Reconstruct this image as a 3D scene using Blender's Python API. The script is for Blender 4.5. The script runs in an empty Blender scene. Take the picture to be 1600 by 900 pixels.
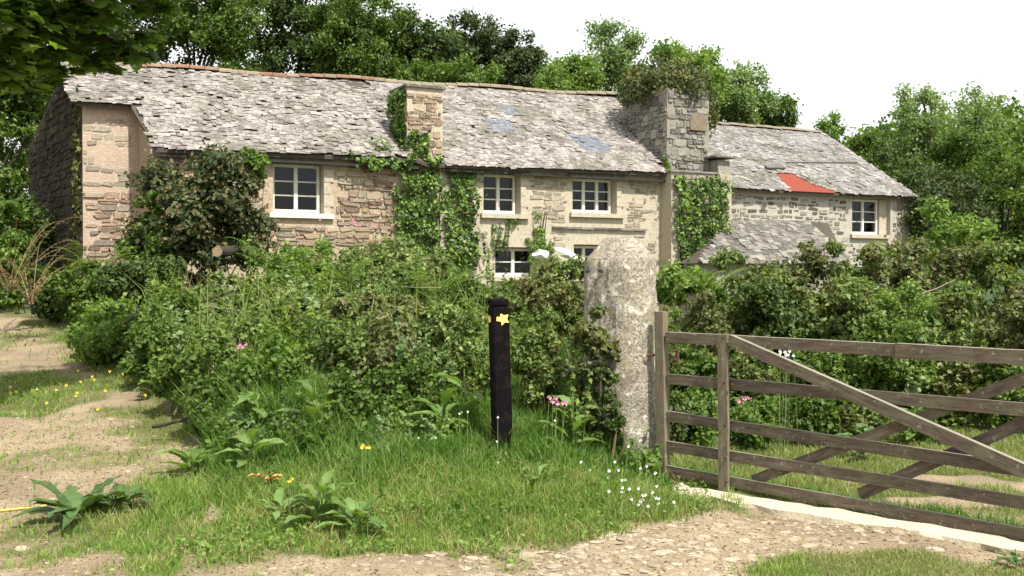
import bpy, math, random
import numpy as np
from math import radians, sin, cos, tan, atan2, pi
R = np.random.default_rng(7)
random.seed(7)
scene = bpy.context.scene
COL = scene.collection

# ------------------------------------------------------------------ camera
EYE = 1.6; F = 1600.0; HOR = 430.0
cam_d = bpy.data.cameras.new('camera'); cam = bpy.data.objects.new('camera', cam_d); COL.objects.link(cam)
cam_d.sensor_width = 36; cam_d.lens = 36; cam_d.clip_end = 3000; cam_d.clip_start = 0.05
cam.location = (0, 0, EYE)
cam.rotation_euler = (radians(90) - math.atan((450 - HOR) / F), 0, 0)
scene.camera = cam
# ------------------------------------------------------------------ world, sun, exposure
SUN_AZ = radians(34)      # to the right of straight-behind the camera
SUN_EL = radians(56)
sdir = np.array([sin(SUN_AZ) * cos(SUN_EL), -cos(SUN_AZ) * cos(SUN_EL), sin(SUN_EL)])
world = bpy.data.worlds.new('World'); scene.world = world; world.use_nodes = True
wt = world.node_tree; wt.nodes.clear()
sky = wt.nodes.new('ShaderNodeTexSky'); sky.sky_type = 'NISHITA'; sky.sun_disc = False
sky.sun_elevation = SUN_EL; sky.sun_rotation = atan2(sdir[0], sdir[1])
sky.air_density = 1.0; sky.dust_density = 3.0; sky.ozone_density = 1.0
# thin bright cloud veil: the sky in the photograph is an even bright white
hs = wt.nodes.new('ShaderNodeHueSaturation'); hs.inputs['Saturation'].default_value = 0.35; hs.inputs['Value'].default_value = 1.0
mx = wt.nodes.new('ShaderNodeMix'); mx.data_type = 'RGBA'; mx.inputs[0].default_value = 0.6
mx.inputs[7].default_value = (11.8, 12.0, 12.2, 1)
bg = wt.nodes.new('ShaderNodeBackground'); bg.inputs[1].default_value = 0.085
wo = wt.nodes.new('ShaderNodeOutputWorld')
wt.links.new(sky.outputs[0], hs.inputs['Color']); wt.links.new(hs.outputs[0], mx.inputs[6])
wt.links.new(mx.outputs[2], bg.inputs[0]); wt.links.new(bg.outputs[0], wo.inputs[0])
sl = bpy.data.lights.new('sun', 'SUN'); sl.energy = 4.6; sl.angle = radians(1.5); sl.color = (1, 0.95, 0.86)
so = bpy.data.objects.new('sun', sl); COL.objects.link(so); so.location = (10, -10, 20)
from mathutils import Vector, Matrix, Euler
so.rotation_euler = Vector(sdir).to_track_quat('Z', 'Y').to_euler()
scene.view_settings.view_transform = 'Standard'; scene.view_settings.look = 'None'
scene.view_settings.exposure = 0.8; scene.view_settings.gamma = 1.0
scene.cycles.max_bounces = 6; scene.cycles.diffuse_bounces = 3; scene.cycles.transparent_max_bounces = 6

# ------------------------------------------------------------------ helpers
def W(px, py, Y):
    return np.array([(px - 800) / F * Y, Y, EYE + (HOR - py) / F * Y])
def smooth(a, b, x):
    t = np.clip((np.asarray(x, float) - a) / (b - a), 0, 1); return t * t * (3 - 2 * t)
def tag(o, label=None, cat=None, group=None, kind=None):
    if label: o['label'] = label
    if cat: o['category'] = cat
    if group: o['group'] = group
    if kind: o['kind'] = kind
    return o
def empty(name, loc, label, cat, group=None, rz=0):
    o = bpy.data.objects.new(name, None); COL.objects.link(o)
    o.location = tuple(float(c) for c in loc); o.rotation_euler = (0, 0, rz); o.empty_display_size = .2
    return tag(o, label, cat, group)
def mesh_of(name, V, Fs, smooth_shade=False):
    """V Nx3, Fs list of MxK int arrays"""
    me = bpy.data.meshes.new(name); V = np.ascontiguousarray(V, dtype=np.float32)
    Fs = [np.asarray(f, dtype=np.int32) for f in Fs if len(f)]
    me.vertices.add(len(V)); me.vertices.foreach_set('co', V.ravel())
    loops = np.concatenate([f.ravel() for f in Fs]); tot = np.concatenate([np.full(len(f), f.shape[1], np.int32) for f in Fs])
    st = np.concatenate([[0], np.cumsum(tot)[:-1]]).astype(np.int32)
    me.loops.add(len(loops)); me.loops.foreach_set('vertex_index', loops)
    me.polygons.add(len(tot)); me.polygons.foreach_set('loop_start', st); me.polygons.foreach_set('loop_total', tot)
    me.polygons.foreach_set('use_smooth', np.full(len(tot), bool(smooth_shade)))
    me.update(calc_edges=True)
    return me
def link(name, me, mat, parent=None, loc=None):
    o = bpy.data.objects.new(name, me); COL.objects.link(o)
    if mat is not None and not me.materials: me.materials.append(mat)
    if parent is not None: o.parent = parent
    if loc is not None: o.location = tuple(float(c) for c in loc)
    return o
class MB:
    def __init__(s): s.V = []; s.F = {}; s.n = 0
    def add(s, V, Fs):
        V = np.asarray(V, float)
        for f in (Fs if isinstance(Fs, list) else [Fs]):
            f = np.asarray(f, int)
            s.F.setdefault(f.shape[1], []).append(f + s.n)
        s.V.append(V); s.n += len(V); return s
    def box(s, a, b, rot=None, org=None):
        a = np.array(a, float); b = np.array(b, float)
        V = np.array([[x, y, z] for z in (a[2], b[2]) for y in (a[1], b[1]) for x in (a[0], b[0])])
        if rot is not None: V = (V @ rot.T)
        if org is not None: V = V + org
        return s.add(V, np.array([[0, 2, 3, 1], [4, 5, 7, 6], [0, 1, 5, 4], [2, 6, 7, 3], [0, 4, 6, 2], [1, 3, 7, 5]]))
    def tube(s, P, r, k=6, cap=True):
        P = np.asarray(P, float); r = np.broadcast_to(np.asarray(r, float), (len(P),))
        T = np.gradient(P, axis=0); T /= np.linalg.norm(T, axis=1)[:, None] + 1e-9
        ref = np.array([0, 0, 1.]) if abs(T[0][2]) < .8 else np.array([1., 0, 0])
        A = np.cross(T, ref); A /= np.linalg.norm(A, axis=1)[:, None] + 1e-9; B = np.cross(T, A)
        ang = np.arange(k) * 2 * pi / k
        V = (P[:, None] + r[:, None, None] * (A[:, None] * np.cos(ang)[None, :, None] + B[:, None] * np.sin(ang)[None, :, None])).reshape(-1, 3)
        i = np.arange(len(P) - 1)[:, None] * k; j = np.arange(k)[None]; j2 = (j + 1) % k
        Q = np.stack([i + j, i + j2, i + k + j2, i + k + j], -1).reshape(-1, 4)
        Fs = [Q]
        if cap: Fs.append(np.array([list(range(k))[::-1], [(len(P) - 1) * k + q for q in range(k)]]))
        return s.add(V, Fs)
    def mesh(s, name, sm=False, off=None):
        V = np.concatenate(s.V)
        if off is not None: V = V - np.asarray(off)
        return mesh_of(name, V, [np.concatenate(f) for f in s.F.values()], sm)
    def build(s, name, mat, parent=None, off=None, sm=False):
        return link(name, s.mesh(name, sm, off), mat, parent)
def vnoise(x, y, s=1.0, seed=0):
    x = np.asarray(x, float) / s; y = np.asarray(y, float) / s
    xi = np.floor(x); yi = np.floor(y); fx = x - xi; fy = y - yi
    def hsh(a, b):
        v = np.sin(a * 127.1 + b * 311.7 + seed * 74.7) * 43758.5453; return v - np.floor(v)
    fx = fx * fx * (3 - 2 * fx); fy = fy * fy * (3 - 2 * fy)
    return (hsh(xi, yi) * (1 - fx) + hsh(xi + 1, yi) * fx) * (1 - fy) + (hsh(xi, yi + 1) * (1 - fx) + hsh(xi + 1, yi + 1) * fx) * fy

# ------------------------------------------------------------------ materials
class NT:
    def __init__(s, name):
        s.m = bpy.data.materials.new(name); s.m.use_nodes = True; s.t = s.m.node_tree; s.t.nodes.clear()
        s.out = s.n('ShaderNodeOutputMaterial')
    def n(s, typ, **kw):
        nd = s.t.nodes.new(typ)
        for k, v in kw.items():
            if k.startswith('i_'): nd.inputs[k[2:].replace('_', ' ')].default_value = v
            else: setattr(nd, k, v)
        return nd
    def l(s, a, b): s.t.links.new(a, b)
    def ramp(s, fac, stops, interp='LINEAR'):
        r = s.n('ShaderNodeValToRGB'); e = r.color_ramp.elements; r.color_ramp.interpolation = interp
        while len(e) < len(stops): e.new(.5)
        for q, (p, c) in zip(e, stops): q.position = p; q.color = (*c, 1) if len(c) == 3 else c
        s.l(fac, r.inputs[0]); return r.outputs[0]
    def noise(s, scale, detail=4, rough=.6, vec=None, dist=0):
        nd = s.n('ShaderNodeTexNoise', i_Scale=scale, i_Detail=detail, i_Roughness=rough, i_Distortion=dist)
        s.l(vec if vec is not None else s.pos(), nd.inputs['Vector']); return nd.outputs[0]
    def pos(s):
        if not hasattr(s, 'g'): s.g = s.n('ShaderNodeNewGeometry')
        return s.g.outputs['Position']
    def rnd(s):
        s.pos(); oi = s.n('ShaderNodeObjectInfo'); return s.math('FRACT', s.math('ADD', s.g.outputs['Random Per Island'], oi.outputs['Random']))
    def math(s, op, a, b=None):
        nd = s.n('ShaderNodeMath', operation=op)
        for i, v in enumerate((a, b)):
            if v is None: continue
            if isinstance(v, (int, float)): nd.inputs[i].default_value = v
            else: s.l(v, nd.inputs[i])
        return nd.outputs[0]
    def mix(s, fac, a, b, bt='MIX'):
        nd = s.n('ShaderNodeMix', data_type='RGBA', blend_type=bt)
        for i, v in ((0, fac), (6, a), (7, b)):
            if isinstance(v, (int, float)): nd.inputs[i].default_value = v
            elif isinstance(v, tuple): nd.inputs[i].default_value = (*v, 1)
            else: s.l(v, nd.inputs[i])
        return nd.outputs[2]
    def bsdf(s, color, rough=.9, bump=None, bstr=.5, bdist=.02, spec=.3, **kw):
        b = s.n('ShaderNodeBsdfPrincipled')
        if isinstance(color, tuple): b.inputs['Base Color'].default_value = (*color, 1)
        else: s.l(color, b.inputs['Base Color'])
        b.inputs['Roughness'].default_value = rough; b.inputs['Specular IOR Level'].default_value = spec
        if bump is not None:
            bp = s.n('ShaderNodeBump', i_Strength=bstr, i_Distance=bdist); s.l(bump, bp.inputs['Height']); s.l(bp.outputs[0], b.inputs['Normal'])
        s.l(b.outputs[0], s.out.inputs[0]); s.b = b; return b
def leafmat(name, cols, rough=.55, trans=.35, spec=.35, patch=None, pscale=.6):
    m = NT(name); r = m.rnd(); k = len(cols)
    c = m.ramp(r, [(i / max(1, k - 1), q) for i, q in enumerate(cols)])
    n = m.noise(pscale, 3, .6)
    c = m.mix(m.ramp(n, [(.35, (0, 0, 0)), (.65, (1, 1, 1))]), m.mix(1.0, c, (.62, .72, .6), 'MULTIPLY'), c)
    if patch: c = m.mix(m.ramp(m.noise(pscale * 1.7, 2), [(.52, (0, 0, 0)), (.66, (.8, .8, .8))]), c, patch)
    b = m.bsdf(c, rough, spec=spec)
    tr = m.n('ShaderNodeBsdfTranslucent'); m.l(m.mix(1.0, c, (1.25, 1.35, .5), 'MULTIPLY'), tr.inputs[0])
    ms = m.n('ShaderNodeMixShader'); ms.inputs[0].default_value = trans
    m.l(b.outputs[0], ms.inputs[1]); m.l(tr.outputs[0], ms.inputs[2]); m.l(ms.outputs[0], m.out.inputs[0])
    return m.m
def stonemat(name, cols, lichen=(.62, .58, .48), lam=.5, bs=.6, blotch=False):
    m = NT(name); r = m.rnd(); k = len(cols)
    c = m.ramp(r, [(i / (k - 1), q) for i, q in enumerate(cols)])
    n1 = m.noise(9, 5, .7); c = m.mix(m.ramp(n1, [(.3, (.35,) * 3), (.7, (1, 1, 1))]), m.mix(1., c, (.5, .48, .45), 'MULTIPLY'), c)
    n2 = m.noise(22, 4, .7); c = m.mix(m.ramp(n2, [(.55, (0,) * 3), (.68, (lam,) * 3)]), c, lichen)
    if blotch:
        n3 = m.noise(1.3, 6, .75); c = m.mix(m.ramp(n3, [(.48, (0,) * 3), (.58, (.75,) * 3)]), c, (.11, .105, .08)); n5 = m.noise(5.5, 6, .8); c = m.mix(m.ramp(n5, [(.52, (0,) * 3), (.62, (.8,) * 3)]), c, (.1, .09, .075))
        n4 = m.noise(2.1, 6, .8); c = m.mix(m.ramp(n4, [(.55, (0,) * 3), (.66, (.55,) * 3)]), c, (.5, .44, .38))
    m.bsdf(c, .92, m.noise(45, 5, .75), bs, .02, .2); return m.m
def plain(name, c, rough=.8, **kw):
    m = NT(name); m.bsdf(c, rough, **kw); return m.m
M = {}
M['leaf_dark'] = leafmat('leaf_dark', [(.024, .046, .01), (.05, .085, .016), (.08, .125, .024), (.125, .17, .042)], trans=.3)
M['leaf_mid'] = leafmat('leaf_mid', [(.035, .07, .012), (.08, .135, .02), (.13, .2, .033), (.2, .28, .06)], trans=.42)
M['leaf_sycamore'] = leafmat('leaf_sycamore', [(.06, .1, .02), (.11, .17, .03), (.17, .25, .045), (.23, .32, .07)], trans=.6)
M['leaf_light'] = leafmat('leaf_light', [(.08, .15, .02), (.13, .22, .035), (.19, .28, .055), (.26, .34, .1)], trans=.45)
M['leaf_pale'] = leafmat('leaf_pale', [(.11, .18, .05), (.17, .24, .08), (.24, .32, .14), (.32, .38, .2)], trans=.45)
M['leaf_olive'] = leafmat('leaf_olive', [(.035, .05, .015), (.06, .085, .025), (.09, .11, .035), (.06, .1, .03)], trans=.3)
M['leaf_bramble'] = leafmat('leaf_bramble', [(.04, .07, .015), (.09, .14, .03), (.15, .21, .045), (.23, .29, .075), (.34, .38, .15)], trans=.38, patch=(.14, .13, .045), pscale=1.4)
M['leaf_brownish'] = leafmat('leaf_brownish', [(.055, .075, .02), (.12, .14, .04), (.2, .2, .075), (.2, .15, .07), (.11, .16, .04), (.27, .28, .13)], trans=.3, pscale=1.2)
M['leaf_redtip'] = leafmat('leaf_redtip', [(.02, .035, .012), (.04, .065, .02), (.075, .1, .035), (.14, .15, .06), (.15, .07, .035)], trans=.25, pscale=1.6)
M['leaf_ivy'] = leafmat('leaf_ivy', [(.02, .045, .01), (.05, .1, .018), (.1, .18, .03), (.17, .26, .045), (.26, .35, .08)], rough=.5, spec=.35, trans=.2, pscale=1.5)
M['leaf_ivy_dark'] = leafmat('leaf_ivy_dark', [(.025, .04, .012), (.05, .075, .02), (.09, .12, .03), (.14, .13, .045)], rough=.6, trans=.25, pscale=1.5, patch=(.2, .19, .05))
M['leaf_dock'] = leafmat('leaf_dock', [(.09, .17, .035), (.14, .24, .06), (.22, .33, .11)], rough=.55, spec=.3, trans=.35, patch=(.2, .2, .07), pscale=14)
M['leaf_dock_dark'] = leafmat('leaf_dock_dark', [(.04, .09, .02), (.07, .14, .035), (.12, .2, .07)], rough=.5, spec=.35, trans=.25, patch=(.13, .12, .05), pscale=16)
M['fern'] = leafmat('fern', [(.1, .17, .02), (.16, .25, .03), (.24, .32, .05)], trans=.45)
M['fern_dead'] = leafmat('fern_dead', [(.2, .13, .06), (.32, .22, .11), (.4, .3, .16)], trans=.2)
M['grass_long'] = leafmat('grass_long', [(.05, .12, .012), (.09, .19, .025), (.14, .26, .045), (.24, .33, .1)], rough=.5, trans=.4, pscale=2.5, patch=(.2, .28, .08))
M['grass_short'] = leafmat('grass_short', [(.1, .18, .025), (.16, .26, .04), (.23, .34, .06), (.34, .38, .14)], rough=.6, trans=.35, pscale=1.5, patch=(.3, .32, .11))
M['grass_pale'] = leafmat('grass_pale', [(.17, .22, .05), (.25, .29, .08), (.36, .35, .16)], rough=.6, trans=.35, pscale=1.5)
M['bark'] = stonemat('bark', [(.035, .03, .02), (.06, .05, .035)], (.09, .1, .06), .4)
M['stem'] = plain('stem', (.09, .08, .035))
M['stem_green'] = plain('stem_green', (.12, .18, .05))
M['twig'] = plain('twig', (.2, .16, .11))
M['stone_warm'] = stonemat('stone_warm', [(.15, .11, .085), (.29, .215, .15), (.4, .3, .2), (.22, .195, .165), (.46, .38, .28), (.3, .19, .14)])
M['stone_buff'] = stonemat('stone_buff', [(.2, .175, .13), (.33, .29, .22), (.42, .37, .28), (.25, .225, .18), (.36, .31, .24)])
M['stone_grey'] = stonemat('stone_grey', [(.09, .085, .075), (.16, .155, .14), (.25, .24, .21), (.34, .32, .27), (.2, .18, .15)], (.5, .49, .42), .8)
M['stone_dark'] = stonemat('stone_dark', [(.08, .075, .065), (.14, .13, .11), (.2, .18, .15), (.28, .25, .2), (.36, .33, .28)], (.5, .48, .4), .5)
M['slate'] = stonemat('slate', [(.11, .103, .1), (.235, .215, .205), (.32, .29, .272), (.16, .15, .146), (.4, .36, .33), (.27, .248, .235), (.35, .32, .295)], (.56, .5, .42), .9, .5, blotch=True)
M['slate_grey'] = stonemat('slate_grey', [(.14, .135, .135), (.24, .23, .225), (.31, .29, .28), (.2, .19, .19), (.38, .36, .34)], (.52, .5, .45), .9, .5, blotch=True)
M['slate_blue'] = stonemat('slate_blue', [(.14, .155, .175), (.17, .185, .21), (.2, .215, .235)], (.3, .3, .3), .2, .3)
M['slate_old'] = stonemat('slate_old', [(.09, .085, .08), (.14, .13, .12), (.2, .185, .165), (.28, .26, .23)], (.36, .34, .27), .7)
M['ridge_red'] = stonemat('ridge_red', [(.19, .1, .07), (.25, .14, .09), (.22, .16, .11), (.3, .22, .16)], (.2, .19, .12), .95)
M['ridge_grey'] = stonemat('ridge_grey', [(.2, .16, .12), (.27, .22, .16), (.22, .2, .15)], (.24, .25, .14), .8)
M['stone_gable_shade'] = stonemat('stone_gable_shade', [(.035, .03, .025), (.06, .052, .04), (.08, .07, .05)], (.1, .1, .06), .5)  # gable stones: tree shade put into the colour
def mortar(name, a, b, c):
    m = NT(name); n = m.noise(2.2, 4, .6); col = m.mix(n, a, b); n2 = m.noise(14, 5, .7)
    col = m.mix(m.ramp(n2, [(.5, (0,) * 3), (.68, (.7,) * 3)]), col, c); m.bsdf(col, .95, m.noise(30, 5, .7), .7, .03, .1); return m.m
M['mortar_warm'] = mortar('mortar_warm', (.34, .26, .18), (.5, .42, .31), (.17, .13, .09))
M['mortar_buff'] = mortar('mortar_buff', (.4, .35, .26), (.5, .45, .36), (.24, .21, .16))
M['mortar_white'] = mortar('mortar_white', (.46, .43, .37), (.36, .335, .29), (.24, .22, .18))
M['mortar_grey'] = mortar('mortar_grey', (.22, .2, .17), (.32, .3, .25), (.12, .11, .09))
M['render_pink'] = mortar('render_pink', (.48, .37, .28), (.36, .29, .23), (.56, .47, .36))
M['underlay'] = mortar('underlay', (.07, .06, .05), (.1, .085, .07), (.05, .045, .04))
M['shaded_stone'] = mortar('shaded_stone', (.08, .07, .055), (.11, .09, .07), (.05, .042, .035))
M['red_sheet'] = mortar('red_sheet', (.2, .05, .032), (.24, .065, .042), (.14, .04, .028))
M['white_paint'] = mortar('white_paint', (.6, .58, .52), (.68, .66, .6), (.46, .43, .37))
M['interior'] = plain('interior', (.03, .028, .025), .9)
M['lead'] = plain('lead', (.16, .16, .16), .6)
def glass():
    m = NT('window_glass'); gl = m.n('ShaderNodeBsdfGlossy', i_Roughness=.04); tr = m.n('ShaderNodeBsdfTransparent')
    gl.inputs[0].default_value = (.8, .85, .85, 1); tr.inputs[0].default_value = (.75, .78, .76, 1)
    fr = m.n('ShaderNodeFresnel', i_IOR=1.5); bp = m.n('ShaderNodeBump', i_Strength=.1); m.l(m.noise(3, 2), bp.inputs['Height']); m.l(bp.outputs[0], gl.inputs['Normal'])
    ms = m.n('ShaderNodeMixShader'); m.l(m.math('MULTIPLY', fr.outputs[0], .8), ms.inputs[0]); m.l(tr.outputs[0], ms.inputs[1]); m.l(gl.outputs[0], ms.inputs[2]); m.l(ms.outputs[0], m.out.inputs[0]); return m.m
M['glass'] = glass()
def woodmat(name, a, b, c, sc=14, stretch=(1, 8, 8)):
    m = NT(name); tc = m.n('ShaderNodeTexCoord'); mp = m.n('ShaderNodeMapping'); mp.inputs['Scale'].default_value = (1.2, 9, 9)
    m.l(tc.outputs['Object'], mp.inputs[0]); n = m.noise(5, 6, .7, mp.outputs[0], .4)
    col = m.mix(m.ramp(n, [(.3, (0,) * 3), (.7, (1,) * 3)]), a, b)
    n2 = m.noise(5, 5, .7); col = m.mix(m.ramp(n2, [(.52, (0,) * 3), (.66, (.75,) * 3)]), col, c)
    n3 = m.noise(28, 3, .6); col = m.mix(m.ramp(n3, [(.62, (0,) * 3), (.7, (.5,) * 3)]), col, (.34, .33, .27))
    sx_ = m.n('ShaderNodeSeparateXYZ'); m.pos(); m.l(m.g.outputs['Normal'], sx_.inputs[0])
    col = m.mix(m.math('MULTIPLY', m.ramp(sx_.outputs[2], [(.6, (0,) * 3), (.85, (1,) * 3)]), .45), col, (.36, .34, .28))
    m.bsdf(col, .9, n, .6, .006, .15); return m.m
M['gate_wood'] = woodmat('gate_wood', (.055, .043, .032), (.17, .135, .1), (.15, .14, .085))
M['stile_wood'] = woodmat('stile_wood', (.09, .075, .05), (.22, .185, .13), (.16, .16, .09))
M['black_wood'] = NT('black_wood'); _m = M['black_wood']; _n = _m.noise(14, 5, .7); _m.bsdf(_m.mix(_m.ramp(_n, [(.5, (0,) * 3), (.75, (1,) * 3)]), (.006, .005, .006), (.022, .015, .011)), .8, _n, .4, .01, .04); M['black_wood'] = _m.m
M['yellow_disc'] = plain('yellow_disc', (.85, .62, .16), .5)
M['iron'] = plain('iron', (.08, .04, .025), .7)
def granite():
    m = NT('granite'); n = m.noise(6, 5, .7); c = m.mix(m.ramp(n, [(.35, (0,) * 3), (.65, (1,) * 3)]), (.3, .265, .21), (.58, .53, .44))
    c = m.mix(m.ramp(m.noise(55, 3, .7), [(.42, (1,) * 3), (.52, (0,) * 3)]), c, (.2, .17, .13))
    c = m.mix(m.ramp(m.noise(26, 4, .8), [(.6, (0,) * 3), (.66, (.95,) * 3)]), c, (.1, .085, .065))
    c = m.mix(m.ramp(m.noise(11, 5, .7), [(.56, (0,) * 3), (.64, (.9,) * 3)]), c, (.78, .75, .64))
    c = m.mix(m.ramp(m.noise(4, 3, .5), [(.55, (0,) * 3), (.7, (.5,) * 3)]), c, (.42, .38, .24))
    m.bsdf(c, .95, m.noise(30, 6, .8), .9, .04, .15); return m.m
M['granite'] = granite()
def ground_mat():
    m = NT('earth_and_turf'); at = m.n('ShaderNodeAttribute', attribute_name='turf'); co = m.n('ShaderNodeAttribute', attribute_name='wood')
    n1 = m.noise(1.1, 5, .65); n2 = m.noise(8, 6, .75); n3 = m.noise(60, 4, .7)
    n4 = m.noise(2.6, 5, .7)
    dirt = m.mix(n2, (.2, .148, .09), (.5, .405, .27)); dirt = m.mix(m.ramp(n1, [(.4, (0,) * 3), (.62, (.7,) * 3)]), dirt, (.21, .16, .11))
    dirt = m.mix(m.ramp(n3, [(.35, (.8,) * 3), (.5, (0,) * 3)]), dirt, (.14, .1, .065))
    dirt = m.mix(m.ramp(n3, [(.6, (0,) * 3), (.72, (.7,) * 3)]), dirt, (.5, .44, .35))
    turf = m.mix(n2, (.045, .06, .015), (.13, .14, .045)); turf = m.mix(m.ramp(n3, [(.5, (0,) * 3), (.7, (.6,) * 3)]), turf, (.3, .27, .12))
    f = m.ramp(m.math('ADD', at.outputs['Fac'], m.math('MULTIPLY', m.math('SUBTRACT', m.math('MULTIPLY', m.math('ADD', n2, n4), .5), .5), 2.2)), [(.3, (0,) * 3), (.8, (1,) * 3)])
    c = m.mix(f, dirt, turf); c = m.mix(co.outputs['Fac'], c, (.045, .07, .03))
    m.bsdf(c, .95, m.math('ADD', n2, m.math('MULTIPLY', n3, .5)), .8, .05, .1); return m.m
M['ground'] = ground_mat()
M['concrete'] = mortar('concrete', (.5, .43, .31), (.6, .53, .4), (.34, .28, .19))
M['cobble'] = stonemat('cobble', [(.27, .215, .15), (.36, .3, .21), (.45, .38, .28), (.32, .27, .2)], (.52, .46, .35), .5)
M['petal_pink'] = plain('petal_pink', (.62, .26, .38), .6)
M['petal_white'] = plain('petal_white', (.85, .85, .8), .6)
M['petal_yellow'] = plain('petal_yellow', (.85, .62, .05), .6)
M['dead_orange'] = plain('dead_orange', (.5, .24, .08), .7)
M['sheet'] = plain('sheet', (.7, .7, .68), .5)
M['sawn'] = stonemat('sawn', [(.3, .22, .13), (.36, .27, .17)], (.4, .3, .2), .4)
M['rope'] = plain('rope', (.8, .5, .12), .7)

# ------------------------------------------------------------------ leaf generators (numpy)
KITE = (np.array([[0, 0, 0], [-.34, .42, .07], [0, 1, -.05], [.34, .42, .07]]), np.array([[0, 1, 2], [0, 2, 3]]))
def lobed():
    a = [(0, 0), (.12, .05), (.42, -.02), (.3, .22), (.62, .42), (.3, .5), (.33, .72), (0, 1.0), (-.33, .72), (-.3, .5), (-.62, .42), (-.3, .22), (-.42, -.02), (-.12, .05)]
    P = [(0, .38, 0.03)] + [(x, y, -.18 * (abs(x)) + .02) for x, y in a]
    k = len(a); return np.array(P), np.array([[0, 1 + i, 1 + (i + 1) % k] for i in range(k)])
LOBED = lobed()
IVYL = (np.array([[0, 0, 0], [-.42, .15, .03], [-.3, .5, .02], [0, .95, 0], [.3, .5, .02], [.42, .15, .03]]), np.array([[0, 1, 2], [0, 2, 3], [0, 3, 4], [0, 4, 5]]))
def unit(v): return v / (np.linalg.norm(v, axis=-1, keepdims=True) + 1e-9)
def leaves(C, N, size, tmpl=KITE, rnd=.8, droop=.4, rng=R):
    """leaf-sized faces at C, facing roughly N"""
    n = len(C); N = unit(unit(N) + rng.normal(0, rnd, (n, 3)))
    t = rng.normal(0, 1, (n, 3)); t[:, 2] -= droop
    t = unit(t - N * np.sum(t * N, 1, keepdims=True)); b = np.cross(N, t)
    P, Fc = tmpl; size = np.broadcast_to(size, (n,))[:, None, None]
    V = C[:, None] + size * (P[None, :, 0:1] * b[:, None] + (P[None, :, 1:2] - .4) * t[:, None] + P[None, :, 2:3] * N[:, None])
    k = len(P); Fx = (Fc[None] + (np.arange(n) * k)[:, None, None]).reshape(-1, Fc.shape[1])
    return V.reshape(-1, 3), Fx
def blob_points(blobs, n, rng=R, shell=.35, flat=.8):
    blobs = np.asarray(blobs, float); w = blobs[:, 3] ** 2; idx = rng.choice(len(blobs), n, p=w / w.sum())
    d = unit(rng.normal(0, 1, (n, 3))); rr = (rng.random(n) ** shell)
    ph = idx * 1.7
    wob = .82 + .3 * np.sin(d[:, 0] * 5.1 + ph) * np.sin(d[:, 2] * 4.3 + ph * 1.3) + .22 * np.sin(d[:, 1] * 9 + d[:, 2] * 7 + ph)
    stray = np.where(rng.random(n) < .16, 1 + .45 * rng.random(n), 1.)
    r = blobs[idx, 3] * rr * wob * stray; C = blobs[idx, :3] + d * r[:, None] * np.array([1, 1, flat])
    return C, d
def tri_grass(P, h, w, rng=R, lean=.35):
    n = len(P); a = rng.random(n) * 2 * pi; side = np.stack([np.cos(a), np.sin(a), np.zeros(n)], 1)
    b = rng.random(n) * 2 * pi; ld = np.stack([np.cos(b), np.sin(b), np.zeros(n)], 1) * (h * lean * rng.random(n) * 1.6)[:, None]
    up = np.array([0, 0, 1.])[None] * h[:, None]; s = side * (w / 2)[:, None]
    V = np.stack([P - s, P + s, P + up * .55 + ld * .35 + s * .8, P + up * .55 + ld * .35 - s * .8, P + up * .95 + ld], 1).reshape(-1, 3)
    i = np.arange(n)[:, None] * 5
    F3 = np.concatenate([i + np.array([[0, 1, 2]]), i + np.array([[0, 2, 3]]), i + np.array([[3, 2, 4]])])
    return V, F3

# ------------------------------------------------------------------ terrain
XB_Y = np.array([3, 5.8, 7.35, 8.74, 11.4, 14.5, 17, 20, 30]); XB_X = np.array([-1.9, -2.0, -2.25, -2.8, -4.2, -6.1, -8, -10, -17.])
def xb(Y): return np.interp(Y, XB_Y, XB_X)
def height(x, Y, fine=True):
    x = np.asarray(x, float); Y = np.asarray(Y, float)
    left = np.clip(Y - 6.5, 0, 10.5) * .1
    mid = .28 * smooth(6.3, 8.2, Y) + .74 * smooth(8.1, 11.2, Y) + .08 * smooth(11, 14, Y)
    right = .45 * smooth(11.5, 15.5, Y)
    e = xb(Y); wl = smooth(e - .05, e + .75, x)
    rx = np.interp(Y, [7, 9, 10.5, 13], [.6, .7, 1.2, 1.6]); wr = smooth(rx - .25, rx + .75, x)
    h = left * (1 - wl) + wl * (mid * (1 - wr) + right * wr)
    h = h * (1 - smooth(17.0, 20, Y) * .35)
    h = h + smooth(70, 230, Y) * (20 + 14 * smooth(55, 110, x) + 4 * np.sin(x / 37.)) - .1
    if fine: h = h + (vnoise(x, Y, .6, 3) - .5) * .07 + (vnoise(x, Y, .21, 5) - .5) * .035
    return h
def spaced(a, b, step, lo, hi, g=1.22):
    c = list(np.arange(a, b + 1e-6, step)); s = step; v = c[-1]
    while v < hi: s *= g; v += s; c.append(v)
    s = step; v = c[0]; pre = []
    while v > lo: s *= g; v -= s; pre.append(v)
    return np.array(pre[::-1] + c)
xs = spaced(-9, 7, .06, -500, 500); ys = spaced(4.2, 16, .06, -120, 900)
GX, GY = np.meshgrid(xs, ys); GZ = height(GX, GY)
nx, ny = len(xs), len(ys)
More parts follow.
